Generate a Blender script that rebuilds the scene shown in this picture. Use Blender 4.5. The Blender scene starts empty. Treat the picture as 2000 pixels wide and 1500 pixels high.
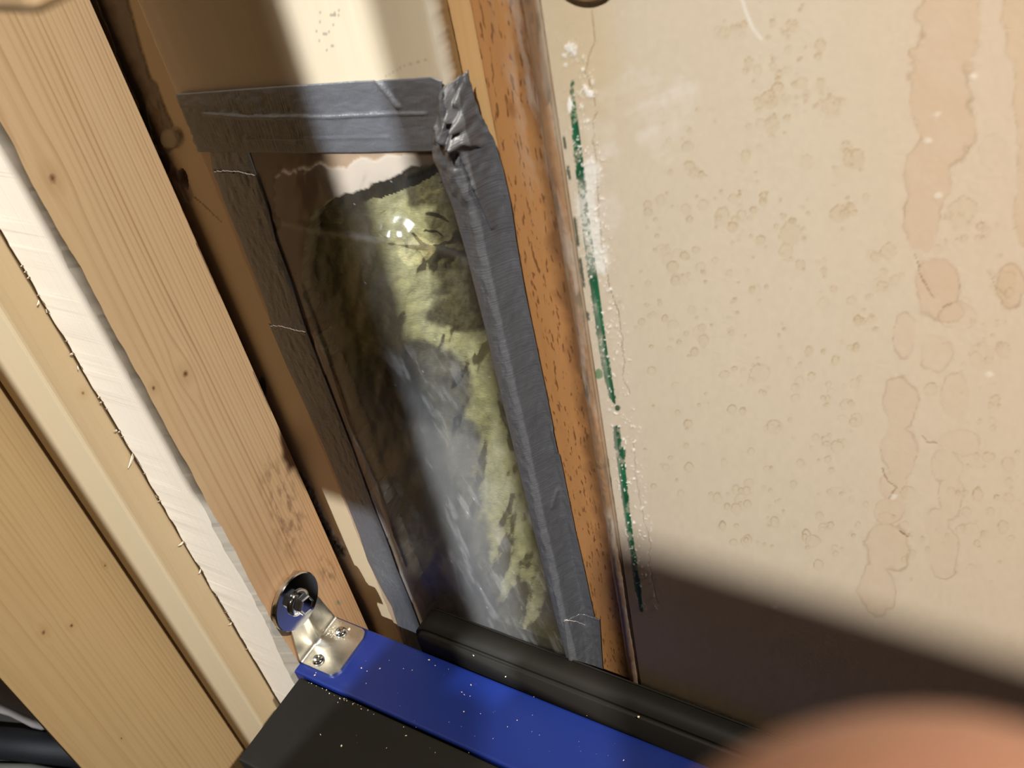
import bpy, bmesh, math, random
import numpy as np
from mathutils import Vector, Matrix
C = bpy.context.scene
COL = C.collection
random.seed(7)

# ------------------------------------------------------------------ camera
F = 1872.6
RW = np.array([[0.86167321, 0.47912147, -0.16721813],      # camera right, in world axes
               [0.20056178, -0.62422355, -0.75506286],     # camera down
               [-0.46614832, 0.61707987, -0.63397017]])    # camera forward
cam_d = bpy.data.cameras.new('camera'); cam = bpy.data.objects.new('camera', cam_d); COL.objects.link(cam)
cam.matrix_world = Matrix([[RW[0][i], -RW[1][i], -RW[2][i], 0] for i in range(3)] + [[0, 0, 0, 1]])
cam_d.sensor_width = 36; cam_d.sensor_fit = 'HORIZONTAL'; cam_d.lens = F / 2000 * 36
cam_d.clip_start = 0.002; cam_d.clip_end = 20
cam_d.dof.use_dof = True; cam_d.dof.focus_distance = 0.60; cam_d.dof.aperture_fstop = 17
C.camera = cam

# ------------------------------------------------------------------ world, lamps, exposure
w = bpy.data.worlds.new('world'); C.world = w; w.use_nodes = True
bg = w.node_tree.nodes['Background']; bg.inputs[0].default_value = (1.0, 0.66, 0.34, 1); bg.inputs[1].default_value = 0.024
C.view_settings.view_transform = 'Standard'; C.view_settings.look = 'None'
C.view_settings.gamma = 1; C.view_settings.use_curve_mapping = False
C.view_settings.exposure = 0.0

LA = (0.50, -1.10, 1.75)      # warm ceiling lamp, right of the photographer
LB = (-0.56, -1.00, 0.70)     # cool work lamp, left of the photographer
LC = (2.20, 0.265, 3.00)      # added fill grazing the wall from far right, brightens the board faces
def lamp(name, loc, power, col, radius, target, cone=60, blend=0.3):
    d = bpy.data.lights.new(name, 'SPOT'); d.energy = power; d.color = col; d.shadow_soft_size = radius
    d.spot_size = math.radians(cone); d.spot_blend = blend
    o = bpy.data.objects.new(name, d); COL.objects.link(o); o.location = loc
    o.rotation_euler = (Vector(target) - Vector(loc)).to_track_quat('-Z', 'Y').to_euler()
    return o
lamp('ceiling_lamp', LA, 480, (1.0, 0.95, 0.86), 0.016, (0.09, 0.3, -0.25), 24, 1.0)
lamp('work_lamp', LB, 165, (0.88, 0.95, 1.0), 0.008, (-0.35, 0.3, -0.35), 60)
lamp('fill_lamp', LC, 800, (1.0, 0.93, 0.80), 0.03, (-0.45, 0.2, -0.35), 26)

# ------------------------------------------------------------------ helpers
def ray(px, py):
    return RW.T @ np.array([px - 1000, py - 750, F])
def on(px, py, ax, val):            # the point of the plane axis=val that stands at this pixel
    d = ray(px, py); return d * (val / d[ax])
def project(P):                     # (n,3) -> pixel coordinates
    c = P @ RW.T
    return 1000 + F * c[:, 0] / c[:, 2], 750 + F * c[:, 1] / c[:, 2]

def lattice(x, y, seed):
    r = np.random.RandomState(seed); g = r.rand(256, 256)
    xi = np.floor(x).astype(int); yi = np.floor(y).astype(int); fx = x - xi; fy = y - yi
    fx = fx * fx * (3 - 2 * fx); fy = fy * fy * (3 - 2 * fy)
    a = g[xi & 255, yi & 255]; b = g[(xi + 1) & 255, yi & 255]; c = g[xi & 255, (yi + 1) & 255]; d = g[(xi + 1) & 255, (yi + 1) & 255]
    return (a * (1 - fx) + b * fx) * (1 - fy) + (c * (1 - fx) + d * fx) * fy
def fbm(x, y, seed, o=4):           # about -1..1
    s = 0; a = 1; t = 0
    for i in range(o):
        s = s + a * (lattice(x * 2 ** i + 17.3 * i, y * 2 ** i + 5.1 * i, seed + i) * 2 - 1); t += a; a *= 0.55
    return s / t * 1.3
def smooth(e0, e1, x):
    t = np.clip((x - e0) / (e1 - e0), 0, 1); return t * t * (3 - 2 * t)
def mixc(c, col, m):
    return c * (1 - m[:, None]) + np.array(col)[None, :] * m[:, None]
def blobs(U, V, lst, amp=0.25, sc=40., seed=1):     # <1 inside the union of the ellipses, ragged by noise
    f = np.full(U.shape, 9.0)
    for (cx, cy, rx, ry) in lst:
        f = np.minimum(f, np.hypot((U - cx) / rx, (V - cy) / ry))
    return f + amp * fbm(U / sc, V / sc, seed)
def polydist(U, V, pts):            # distance to a polyline, and the running parameter
    best = np.full(U.shape, 1e9); tt = np.zeros(U.shape)
    for i in range(len(pts) - 1):
        (ax, ay), (bx, by) = pts[i][:2], pts[i + 1][:2]
        L = (bx - ax) ** 2 + (by - ay) ** 2
        t = np.clip(((U - ax) * (bx - ax) + (V - ay) * (by - ay)) / L, 0, 1)
        d = np.hypot(U - ax - t * (bx - ax), V - ay - t * (by - ay))
        m = d < best; best[m] = d[m]; tt[m] = i + t[m]
    return best, tt
def inside(U, V, poly):
    r = np.zeros(U.shape, bool); n = len(poly)
    for i in range(n):
        x1, y1 = poly[i]; x2, y2 = poly[(i + 1) % n]
        c = ((y1 > V) != (y2 > V)) & (U < (x2 - x1) * (V - y1) / (y2 - y1 + 1e-9) + x1)
        r ^= c
    return r

def link(name, me, mat, parent=None, origin=None, smooth_s=False):
    if origin is None and parent is None:
        co = np.empty(len(me.vertices) * 3); me.vertices.foreach_get('co', co); co = co.reshape(-1, 3)
        mn = co.min(0); mx = co.max(0); origin = ((mn[0] + mx[0]) / 2, (mn[1] + mx[1]) / 2, mn[2])
    o = bpy.data.objects.new(name, me); COL.objects.link(o)
    if parent is not None:
        origin = tuple(parent['_o'])
    me.transform(Matrix.Translation(-Vector(origin)))
    if parent is None:
        o.location = origin
    else:
        o.parent = parent
    o['_o'] = [float(v) for v in origin]
    if mat: me.materials.append(mat)
    if smooth_s:
        me.polygons.foreach_set('use_smooth', [True] * len(me.polygons))
    return o
def tag(o, label=None, cat=None, group=None, kind=None):
    if label: o['label'] = label
    if cat: o['category'] = cat
    if group: o['group'] = group
    if kind: o['kind'] = kind
    return o
def empty(name, loc):
    o = bpy.data.objects.new(name, None); COL.objects.link(o); o.location = loc; o['_o'] = [float(v) for v in loc]
    o.empty_display_size = 0.02
    return o
def bm_mesh(bm, name='m'):
    me = bpy.data.meshes.new(name); bm.normal_update(); bm.to_mesh(me); bm.free(); return me
def box(lo, hi, bev=0.0, seg=2, bm=None):
    bm2 = bmesh.new(); bmesh.ops.create_cube(bm2, size=1)
    for v in bm2.verts:
        v.co = Vector([(lo[i] + hi[i]) / 2 + v.co[i] * (hi[i] - lo[i]) for i in range(3)])
    if bev > 0:
        bmesh.ops.bevel(bm2, geom=bm2.edges[:] , offset=bev, segments=seg, affect='EDGES', profile=0.6)
    return bm2
def grid_mesh(P, nu, nv, keep=None, cols=None, extra=None, uvs=None):
    """P (nu*nv,3), row-major over u then v; keep: mask of faces"""
    i = np.arange(nu - 1)[:, None] * nv + np.arange(nv - 1)[None, :]
    q = np.stack([i, i + nv, i + nv + 1, i + 1], -1).reshape(-1, 4)
    if keep is not None: q = q[keep.reshape(-1)]
    me = bpy.data.meshes.new('g'); me.vertices.add(len(P)); me.vertices.foreach_set('co', P.astype(np.float32).ravel())
    me.loops.add(len(q) * 4); me.loops.foreach_set('vertex_index', q.astype(np.int32).ravel())
    me.polygons.add(len(q)); me.polygons.foreach_set('loop_start', np.arange(len(q), dtype=np.int32) * 4)
    me.update(calc_edges=True)
    if cols is not None:
        a = me.color_attributes.new('Col', 'FLOAT_COLOR', 'POINT')
        a.data.foreach_set('color', np.concatenate([cols, np.ones((len(P), 1))], 1).astype(np.float32).ravel())
    if extra is not None:
        for k, v in extra.items():
            a = me.attributes.new(k, 'FLOAT', 'POINT'); a.data.foreach_set('value', v.astype(np.float32))
    if uvs is not None:
        u = me.attributes.new('UVc', 'FLOAT_VECTOR', 'POINT')
        u.data.foreach_set('vector', np.concatenate([uvs, np.zeros((len(P), 1))], 1).astype(np.float32).ravel())
    me.polygons.foreach_set('use_smooth', [True] * len(q))
    return me
def drop_loose(me):
    bm = bmesh.new(); bm.from_mesh(me)
    bmesh.ops.delete(bm, geom=[v for v in bm.verts if not v.link_faces], context='VERTS')
    bm.to_mesh(me); bm.free()

# ------------------------------------------------------------------ node helper
class NT:
    def __init__(s, name):
        s.m = bpy.data.materials.new(name); s.m.use_nodes = True; s.t = s.m.node_tree
        s.p = s.t.nodes['Principled BSDF']; s.out = s.t.nodes['Material Output']
    def n(s, typ, **k):
        x = s.t.nodes.new(typ)
        for a, b in k.items(): setattr(x, a, b)
        return x
    def set(s, sock, v):
        if hasattr(v, 'is_linked') or hasattr(v, 'links'): s.t.links.new(v, sock)
        else: sock.default_value = v
    def math(s, op, a, b=0.0, c=None, clamp=False):
        x = s.n('ShaderNodeMath', operation=op, use_clamp=clamp); s.set(x.inputs[0], a); s.set(x.inputs[1], b)
        if c is not None: s.set(x.inputs[2], c)
        return x.outputs[0]
    def vec(s, op, a, b=(0, 0, 0)):
        x = s.n('ShaderNodeVectorMath', operation=op); s.set(x.inputs[0], a); s.set(x.inputs[1], b)
        return x.outputs['Value'] if op in ('LENGTH', 'DISTANCE', 'DOT_PRODUCT') else x.outputs[0]
    def pos(s): return s.n('ShaderNodeNewGeometry').outputs['Position']
    def attr(s, name, out='Color'): return s.n('ShaderNodeAttribute', attribute_name=name).outputs[out]
    def noise(s, v, scale=5, detail=4, rough=0.55, dist=0.0):
        x = s.n('ShaderNodeTexNoise'); s.set(x.inputs['Vector'], v); x.inputs['Scale'].default_value = scale
        x.inputs['Detail'].default_value = detail; x.inputs['Roughness'].default_value = rough; x.inputs['Distortion'].default_value = dist
        return x.outputs['Fac']
    def ramp(s, f, stops):
        x = s.n('ShaderNodeValToRGB'); s.set(x.inputs[0], f); e = x.color_ramp.elements
        while len(e) < len(stops): e.new(0.5)
        for i, (p, c) in enumerate(stops):
            e[i].position = p; e[i].color = (c, c, c, 1) if isinstance(c, (int, float)) else (*c, 1)
        return x.outputs[0]
    def mix(s, f, a, b, mode='MIX'):
        x = s.n('ShaderNodeMix', data_type='RGBA', blend_type=mode); s.set(x.inputs[0], f)
        s.set(x.inputs[6], (*a, 1) if isinstance(a, tuple) and len(a) == 3 else a); s.set(x.inputs[7], (*b, 1) if isinstance(b, tuple) and len(b) == 3 else b)
        return x.outputs[2]
    def bump(s, h, strength=0.3, dist=0.001, normal=None):
        x = s.n('ShaderNodeBump'); x.inputs['Strength'].default_value = strength; x.inputs['Distance'].default_value = dist
        s.set(x.inputs['Height'], h)
        if normal is not None: s.set(x.inputs['Normal'], normal)
        return x.outputs[0]
    def fin(s, color=None, rough=None, normal=None, metal=None, spec=None, coat=None):
        if color is not None: s.set(s.p.inputs['Base Color'], (*color, 1) if isinstance(color, tuple) and len(color) == 3 else color)
        if rough is not None: s.set(s.p.inputs['Roughness'], rough)
        if normal is not None: s.set(s.p.inputs['Normal'], normal)
        if metal is not None: s.p.inputs['Metallic'].default_value = metal
        if spec is not None: s.set(s.p.inputs['Specular IOR Level'], spec)
        if coat is not None: s.p.inputs['Coat Weight'].default_value = coat; s.p.inputs['Coat Roughness'].default_value = 0.15
        return s.m

def simple(name, color, rough=0.5, metal=0.0, nscale=60, namp=0.12, bump=0.0, spec=0.5):
    t = NT(name); p = t.pos(); f = t.noise(p, nscale, 5)
    c = t.mix(f, tuple(x * (1 - namp) for x in color), tuple(min(1, x * (1 + namp)) for x in color))
    nb = t.bump(t.noise(p, nscale * 8, 3), bump, 0.0006) if bump else None
    return t.fin(c, rough, nb, metal, spec)

def pine(name, light, dark, knots=(), ring=260., across='y', seed=0.0, stains=(), red=None, rough=0.55, contrast=0.75, fall=0.0, center=0.26):
    """softwood, grain along z; knots: (across, z, radius)"""
    t = NT(name); p = t.pos(); sx = t.n('ShaderNodeSeparateXYZ'); t.set(sx.inputs[0], p)
    a = sx.outputs[{'x': 0, 'y': 1}[across]]; z = sx.outputs[2]
    low = t.noise(t.vec('MULTIPLY', t.vec('ADD', p, (seed, seed * 2, seed)), (6, 6, 1.6)), 1.0, 2)
    u = t.math('ADD', a, t.math('MULTIPLY', t.math('SUBTRACT', low, 0.5), 0.022))
    core = None; halo = None
    for (ka, kz, kr) in knots:
        da = t.math('SUBTRACT', a, ka); dz = t.math('SUBTRACT', z, kz)
        r2 = t.math('ADD', t.math('POWER', t.math('DIVIDE', t.math('ABSOLUTE', da), kr * 2.6), 2.0), t.math('POWER', t.math('DIVIDE', t.math('ABSOLUTE', dz), kr * 5.5), 2.0))
        g = t.math('DIVIDE', 1.0, t.math('ADD', 1.0, t.math('POWER', r2, 1.5)))
        u = t.math('ADD', u, t.math('MULTIPLY', g, t.math('MULTIPLY', t.math('TANH', t.math('MULTIPLY', da, 1.2 / kr), 0.0), kr * -1.3)))
        wob = t.math('MULTIPLY', t.math('SUBTRACT', t.noise(p, 300, 2), 0.5), kr * 0.9)
        d = t.math('ADD', t.math('SQRT', t.math('ADD', t.math('POWER', t.math('ABSOLUTE', da), 2.0), t.math('POWER', t.math('MULTIPLY', t.math('ABSOLUTE', dz), 0.8), 2.0)), 0.0), wob)
        c = t.math('SUBTRACT', 1.0, t.math('DIVIDE', d, kr * 0.8), clamp=True)
        h = t.math('SUBTRACT', 1.0, t.math('DIVIDE', d, kr * 3.0), clamp=True)
        core = c if core is None else t.math('MAXIMUM', core, c); halo = h if halo is None else t.math('MAXIMUM', halo, h)
    # annual rings: denser towards +across
    uu = t.math('SUBTRACT', u, center)
    ph = t.math('MULTIPLY', t.math('ADD', uu, t.math('MULTIPLY', t.math('MULTIPLY', uu, t.math('ABSOLUTE', uu)), fall)), ring)
    ph = t.math('ADD', ph, t.math('MULTIPLY', t.noise(t.vec('MULTIPLY', p, (160, 160, 3)), 1.0, 2), 1.1)); fr = t.math('FRACT', t.math('ADD', ph, 100.0)); wn = t.n('ShaderNodeTexWhiteNoise', noise_dimensions='1D'); t.set(wn.inputs['W'], t.math('FLOOR', t.math('ADD', ph, 100.0)))
    line = t.ramp(fr, [(0.0, 0.25), (0.45, 0.12), (0.80, 0.95), (0.88, 1.0), (1.0, 0.2)])
    line = t.math('MULTIPLY', line, t.math('MULTIPLY_ADD', wn.outputs['Value'], 0.7, 0.4))
    fine = t.noise(t.vec('MULTIPLY', p, (900, 900, 22)), 1.0, 3)
    f = t.math('MULTIPLY', line, t.math('MULTIPLY_ADD', t.noise(t.vec('MULTIPLY', p, (60, 60, 6)), 1.0, 3), 0.9, contrast - 0.45), clamp=True)
    f = t.math('ADD', f, t.math('MULTIPLY', t.math('SUBTRACT', fine, 0.5), 0.35), clamp=True)
    col = t.mix(f, light, dark)
    big = t.noise(t.vec('MULTIPLY', p, (14, 14, 3)), 1.0, 3)
    col = t.mix(t.math('MULTIPLY', big, 0.35), col, tuple(x * y for x, y in zip(light, (0.86, 0.76, 0.62))))
    if red is not None:     # (z0, z1, colour): the timber reddens between the two heights
        m = t.n('ShaderNodeMapRange'); t.set(m.inputs[0], z); m.inputs[1].default_value = red[0]; m.inputs[2].default_value = red[1]
        col = t.mix(t.math('MULTIPLY', m.outputs[0], 0.55), col, red[2], 'MULTIPLY')
    if core is not None:
        col = t.mix(t.math('MULTIPLY', halo, 0.40), col, (0.42, 0.25, 0.11)); col = t.mix(core, col, (0.11, 0.035, 0.012))
    for (sa, sz, ra, rz, sc_, am) in stains:
        d = t.math('ADD', t.math('POWER', t.math('DIVIDE', t.math('ABSOLUTE', t.math('SUBTRACT', a, sa)), ra), 2.0), t.math('POWER', t.math('DIVIDE', t.math('ABSOLUTE', t.math('SUBTRACT', z, sz)), rz), 2.0))
        m = t.math('MULTIPLY', t.math('SUBTRACT', 1.0, d, clamp=True), t.ramp(t.noise(t.vec('MULTIPLY', p, (210, 210, 90)), 1.0, 6), [(0.46, 0.0), (0.66, 1.0)]))
        col = t.mix(t.math('MULTIPLY', m, am), col, sc_)
    h = t.math('ADD', t.math('MULTIPLY', line, -0.5), fine)
    return t.fin(col, rough, t.bump(h, 0.25, 0.0004), spec=0.35)

# ------------------------------------------------------------------ surfaces
YW = 0.300
BASE = (0.60, 0.515, 0.405)

# wall on the right: dense sheet whose colour holds the water rings, drips, marker line and plaster crumbs
def wall_right():
    xs = np.concatenate([np.arange(-0.1774, 0.045, 0.0006), np.linspace(0.05, 0.9, 24)])
    zs = np.concatenate([np.linspace(-1.0, -0.60, 12), np.arange(-0.59, -0.095, 0.0007), np.linspace(-0.08, 0.9, 24)])
    X, Z = np.meshgrid(xs, zs, indexing='ij'); x = X.ravel(); z = Z.ravel()
    P = np.stack([x, np.full_like(x, YW), z], 1)
    U, V = project(P); U = np.clip(U, -500, 3500); V = np.clip(V, -500, 3500)
    c = np.tile(np.array(BASE), (len(x), 1)); h = np.zeros(len(x))
    # pinker cloud towards the right, greyer in the middle
    n1 = fbm(U / 300, V / 300, 11)
    c = mixc(c, (0.60, 0.44, 0.31), np.clip(smooth(1500, 2050, U) * 0.42 + n1 * 0.12, 0, 1))
    c = mixc(c, (0.66, 0.59, 0.49), np.clip(smooth(1750, 1150, U) * 0.45 + n1 * 0.1, 0, 1))
    c *= (1 + 0.03 * fbm(U / 9, V / 14, 21, 3))[:, None]
    # drip stains
    dA = [(1850, 40, 62, 90), (1838, 170, 60, 110), (1850, 260, 50, 70), (1815, 340, 42, 70), (1800, 430, 34, 60), (1830, 560, 42, 60), (1855, 610, 30, 20)]
    dB = [(2000, 40, 40, 90), (2010, 180, 30, 130), (2015, 340, 26, 120), (1975, 560, 28, 40), (2005, 420, 24, 60)]
    dC = [(1765, 660, 22, 50), (1760, 790, 30, 60), (1755, 880, 32, 60), (1745, 950, 26, 30), (1735, 1070, 42, 50), (1715, 1150, 34, 50), (1735, 1000, 30, 26)]
    dD = [(1830, 690, 30, 38), (1865, 770, 26, 45), (1880, 865, 38, 26), (1848, 910, 30, 30), (1855, 975, 24, 45), (1830, 1020, 24, 30), (1845, 1080, 30, 50), (1875, 620, 40, 26)]
    for i, (bl, amt, pink) in enumerate(((dA, 0.55, (0.55, 0.38, 0.25)), (dB, 0.55, (0.55, 0.38, 0.24)), (dC, 0.36, (0.56, 0.40, 0.28)), (dD, 0.25, (0.56, 0.42, 0.29)))):
        f = blobs(U, V, bl, 0.28, 34., 30 + i)
        ins = smooth(1.05, 0.97, f); c = mixc(c, pink, ins * amt * (0.75 + 0.25 * fbm(U / 50, V / 50, 77 + i)))
        ring = np.exp(-((f - 1.0) / 0.055) ** 2) * np.clip(0.45 + 0.7 * fbm(U / 60, V / 60, 50 + i), 0.05, 1)
        c = mixc(c, (0.30, 0.20, 0.11), ring * 0.55); h -= ring * 0.08
    # small water rings
    r = random.Random(3); ring = np.zeros(len(x)); fill = np.zeros(len(x))
    clusters = [(1430, 60, 25), (1530, 60, 40), (1500, 130, 60), (1560, 130, 40), (1590, 200, 40), (1510, 200, 40), (1630, 210, 30), (1500, 240, 40), (1490, 420, 60), (1560, 440, 50), (1660, 320, 40), (1650, 410, 40), (1500, 540, 70), (1600, 550, 70), (1720, 550, 40), (1430, 430, 50), (1330, 260, 60), (1340, 330, 50), (1420, 350, 60), (1270, 610, 60), (1310, 520, 60), (1480, 740, 80), (1580, 720, 80), (1640, 780, 70), (1530, 860, 90), (1630, 860, 70), (1500, 960, 90), (1590, 1040, 60), (1480, 1040, 60), (1370, 800, 80), (1350, 900, 70), (1430, 650, 90), (1330, 680, 70), (1650, 1000, 60), (1880, 700, 80), (1920, 820, 70), (1940, 640, 60), (1930, 1080, 60), (1780, 1060, 50), (1930, 450, 60), (1870, 430, 50), (1290, 420, 60), (1380, 540, 70), (1690, 640, 50), (1950, 950, 60), (1420, 1000, 70), (1890, 980, 60)]
    lst = [(1543, 455, 21, 24), (1535, 490, 13, 15), (1532, 517, 11, 12), (1502, 196, 18, 18), (1507, 246, 15, 16), (1625, 210, 18, 20), (1575, 318, 12, 14), (1668, 312, 20, 18), (1645, 335, 14, 14), (1640, 418, 17, 18), (1660, 410, 10, 12), (1484, 729, 20, 18), (1562, 748, 10, 12), (1624, 772, 12, 13), (1655, 790, 13, 10), (1672, 820, 12, 13), (1512, 833, 14, 14), (1725, 555, 20, 20), (1712, 503, 10, 10), (1735, 492, 14, 16), (1633, 961, 18, 9), (1772, 962, 14, 13), (1817, 760, 12, 12), (1730, 1020, 18, 20), (1765, 1028, 11, 10), (1587, 1057, 14, 12), (1897, 1033, 14, 12), (1918, 695, 22, 26), (1960, 685, 14, 15), (1940, 300, 30, 34), (1960, 555, 24, 30), (1880, 415, 28, 30), (1300, 491, 9, 8), (1337, 500, 8, 8), (1351, 605, 8, 9), (1410, 425, 14, 18), (1449, 421, 9, 10)]
    for (cx, cy, sp) in clusters:
        for k in range(11):
            rr = 2.5 + 9 * r.random() ** 2.2; lst.append((cx + r.gauss(0, sp * 0.5), cy + r.gauss(0, sp * 0.5), rr * r.uniform(0.8, 1.15), rr * r.uniform(0.85, 1.3)))
    grid_ok = (U > 1180) & (U < 2010) & (V > -20) & (V < 1320)
    idx = np.nonzero(grid_ok)[0]; Ui = U[idx]; Vi = V[idx]
    nz = fbm(Ui / 11, Vi / 11, 90, 3) * 0.22
    order = np.argsort(Ui); Us = Ui[order]
    for (cx, cy, rx, ry) in lst:
        a, b = np.searchsorted(Us, [cx - rx * 1.6, cx + rx * 1.6]); s = order[a:b]; s = s[np.abs(Vi[s] - cy) < ry * 1.6]
        f = np.hypot((Ui[s] - cx) / rx, (Vi[s] - cy) / ry) + nz[s]
        wd = 1.1 / rx
        st = 0.25 + 0.75 * ((cx * 13.7 + cy * 7.1) % 1.0)
        g = idx[s]
        ring[g] = np.maximum(ring[g], np.exp(-((f - 1) / max(wd, 0.04)) ** 2) * st * np.clip(0.65 + 0.6 * np.cos(np.arctan2(Vi[s] - cy, Ui[s] - cx) + 1.9), 0.2, 1))
        fill[g] = np.maximum(fill[g], smooth(1.02, 0.9, f) * st * 0.35 * (1 if Vi[s].size and cy < 700 else 0.5))
    c = mixc(c, (0.36, 0.24, 0.12), ring * 0.75); c = mixc(c, (0.50, 0.385, 0.24), fill * 0.9)
    h -= ring * 0.03
    # fine cracks
    for pts, wpx, am in (([(1148, -10), (1157, 40), (1162, 80), (1150, 115), (1143, 135), (1150, 160), (1162, 195), (1165, 220), (1158, 235), (1160, 290), (1166, 330), (1168, 400), (1174, 470), (1190, 560), (1208, 610), (1219, 700), (1217, 740), (1230, 770)], 1.1, 0.6),
                         ([(1238, 860), (1242, 930), (1256, 1010), (1270, 1060), (1268, 1100), (1285, 1180)], 1.0, 0.4),
                         ([(1788, 498), (1797, 530), (1808, 560), (1822, 580)], 1.3, 0.7), ([(1840, 600), (1858, 592)], 1.2, 0.6),
                         ([(1724, 915), (1734, 940), (1752, 952), (1735, 975)], 1.3, 0.6), ([(1757, 1038), (1772, 1048)], 1.4, 0.8), ([(1800, 850), (1812, 864), (1832, 865)], 1.3, 0.6), ([(1930, 530), (1945, 560), (1965, 582)], 1.2, 0.35)):
        d, tt = polydist(U + 3 * fbm(U / 12, V / 12, 61), V, pts); m = smooth(wpx * 1.5, wpx * 0.4, d) * am
        c = mixc(c, (0.20, 0.11, 0.04), m); h -= m * 0.6
    # plaster smears and crumbs beside the trim
    n2 = fbm(U / 22, V / 30, 130); n3 = fbm(U / 5, V / 5, 140, 3); n4 = fbm(U / 70, V / 60, 150)
    sm = blobs(U, V, [(1265, 170, 80, 40), (1225, 200, 60, 45), (1310, 190, 60, 60), (1185, 260, 45, 50), (1175, 300, 40, 60), (1185, 420, 30, 80), (1300, 260, 60, 60), (1180, 500, 22, 60)], 0.75, 38., 160)
    c = mixc(c, (0.74, 0.69, 0.64), smooth(1.15, 0.55, sm) * np.clip(0.22 + 0.3 * n2 + 0.25 * fbm(U / 60 + V / 90, V / 14 + U / 40, 165, 3), 0, 1))
    # yellowish damp zone by the trim at the top
    c = mixc(c, (0.56, 0.42, 0.20), smooth(120, 30, np.abs(U - 1120 - V * 0.12)) * smooth(360, 120, V) * 0.35)
    crust = [(1150, 330), (1148, 380), (1150, 430), (1160, 480), (1170, 520)]
    d, _ = polydist(U, V, crust); m = smooth(24, 9, d + 9 * n2 + 5 * n3); c = mixc(c, (0.80, 0.79, 0.76), m * 0.85); h += m * (0.8 + 0.8 * n3)
    for (cx, cy, r1) in ((1113, 95, 11), (1122, 103, 7), (1103, 110, 4), (1104, 128, 4), (1138, 135, 4), (1152, 185, 9), (1143, 172, 5), (1157, 160, 4)):
        m = smooth(1.2, 0.7, np.hypot(U - cx, V - cy) / r1 + n3 * 0.5); c = mixc(c, (0.82, 0.80, 0.77), m * 0.9); h += m * 1.2
    # green marker line
    G = (0.012, 0.105, 0.050)
    for pts, wd in (([(1117, 160), (1119, 200), (1123, 240), (1129, 300), (1137, 370), (1145, 440), (1155, 520), (1165, 590), (1176, 670), (1187, 735), (1196, 775), (1201, 788)], [3, 5, 7, 8, 8, 8, 9, 8, 8, 7.5, 6, 2]),
                    ([(1204, 838), (1207, 870), (1212, 895), (1216, 930), (1222, 980), (1230, 1040), (1238, 1090), (1246, 1150), (1253, 1192)], [6.5, 7, 8, 7.5, 6.5, 6, 5.5, 5.5, 3])):
        d, tt = polydist(U, V, pts); ww = np.interp(tt, range(len(wd)), wd)
        m = smooth(ww + 0.8, ww - 0.8, d + 1.2 * n3)
        sc = np.clip(0.95 - 0.6 * smooth(0.35, 0.75, n2 + 0.35 * n3) - 0.7 * smooth(260, 200, V) * (n3 > 0.1), 0.2, 1)
        cov = smooth(340, 370, V) * smooth(545, 520, V) * (0.45 + 0.5 * (n3 > -0.05)) * smooth(1.4, 0.5, np.abs(V - 440) / 95 * 0.6 + 0.2)
        cc = np.array(G)[None, :] * (1 + 0.5 * fbm(U / 8, V / 25, 171)[:, None])
        mm = (m * np.clip(sc + 0.25, 0, 1) * (1 - 0.85 * cov))[:, None]
        c = c * (1 - mm) + cc * mm
    m = smooth(1.25, 0.9, np.hypot((U - 1206) / 5, (V - 797) / 5.5)); c = mixc(c, (0.01, 0.06, 0.03), m * 0.9)
    m = smooth(1.2, 0.9, np.hypot((U - 1169) / 8, (V - 730) / 9) + n3 * .2); c = mixc(c, (0.05, 0.20, 0.08), m * 0.8)
    m = smooth(1.2, 0.9, np.hypot((U - 1217) / 5, (V - 885) / 12)); c = mixc(c, G, m * 0.9)
    m = smooth(1.3, 0.9, np.hypot((U - 1113) / 4.5, (V - 205) / 13) + n3 * .3); c = mixc(c, (0.88, 0.88, 0.86), m); h += m
    for (y0, y1) in ((268, 290), (325, 350), (425, 480), (505, 560), (610, 625), (895, 915), (930, 948), (970, 985), (993, 1030), (1040, 1070)):
        edge = 1063 + (V - 0) * 0.1335 + 2.5
        m = smooth(4.2, 2.0, np.abs(U - edge) + 1.6 * n3) * smooth(y0 - 4, y0 + 2, V) * smooth(y1 + 4, y1 - 2, V); c = mixc(c, (0.02, 0.045, 0.025), m * 0.85)
    # white glinting plaster dust on both sides of the line
    axis = np.interp(V, [0, 160, 500, 600, 800, 1000, 1200, 1300], [1110, 1135, 1165, 1185, 1215, 1238, 1268, 1280])
    dens = smooth(46, 14, np.abs(U - axis)) * smooth(-20, 260, V) * smooth(1290, 1080, V)
    sp = lattice(U / 2.6, V / 3.4, 200) * 0.6 + lattice(U / 5.5 + 9, V / 6.5, 201) * 0.4
    m = smooth(0.79, 0.87, sp + 0.07 * dens + 0.05 * n4) * dens
    c = mixc(c, (0.86, 0.84, 0.80), m * 0.9); h += m * 1.6
    c = mixc(c, (0.66, 0.58, 0.52), dens * smooth(520, 640, V) * 0.45 * (0.6 + 0.4 * n2) * smooth(6, 12, np.abs(U - axis + 8)))
    # faint scratch glint top
    d, _ = polydist(U, V, [(1448, -5), (1458, 25), (1470, 55), (1487, 76)]); c = mixc(c, (0.80, 0.80, 0.78), smooth(5, 1, d) * 0.55)
    for (cx, cy, r1) in ((1832, 382, 6), (1514, 1186, 4), (1745, 970, 6), (1812, 275, 6), (1900, 150, 7), (1830, 225, 5), (1932, 732, 6)):
        m = smooth(1.2, 0.6, np.hypot((U - cx) / 1.3, V - cy) / r1 + n3 * .4); c = mixc(c, (0.84, 0.80, 0.72), m * 0.4); h += m * 0.3
    P[:, 1] -= np.clip(h, -1, 2.0) * 0.00016
    P[:, 1] += 0
    me = grid_mesh(P, len(xs), len(zs), cols=np.clip(c, 0, 1))
    t = NT('painted_board_stained'); p = t.pos()
    col = t.mix(t.noise(p, 900, 3), t.attr('Col'), (0.97, 0.97, 0.97), 'MULTIPLY')
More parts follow.
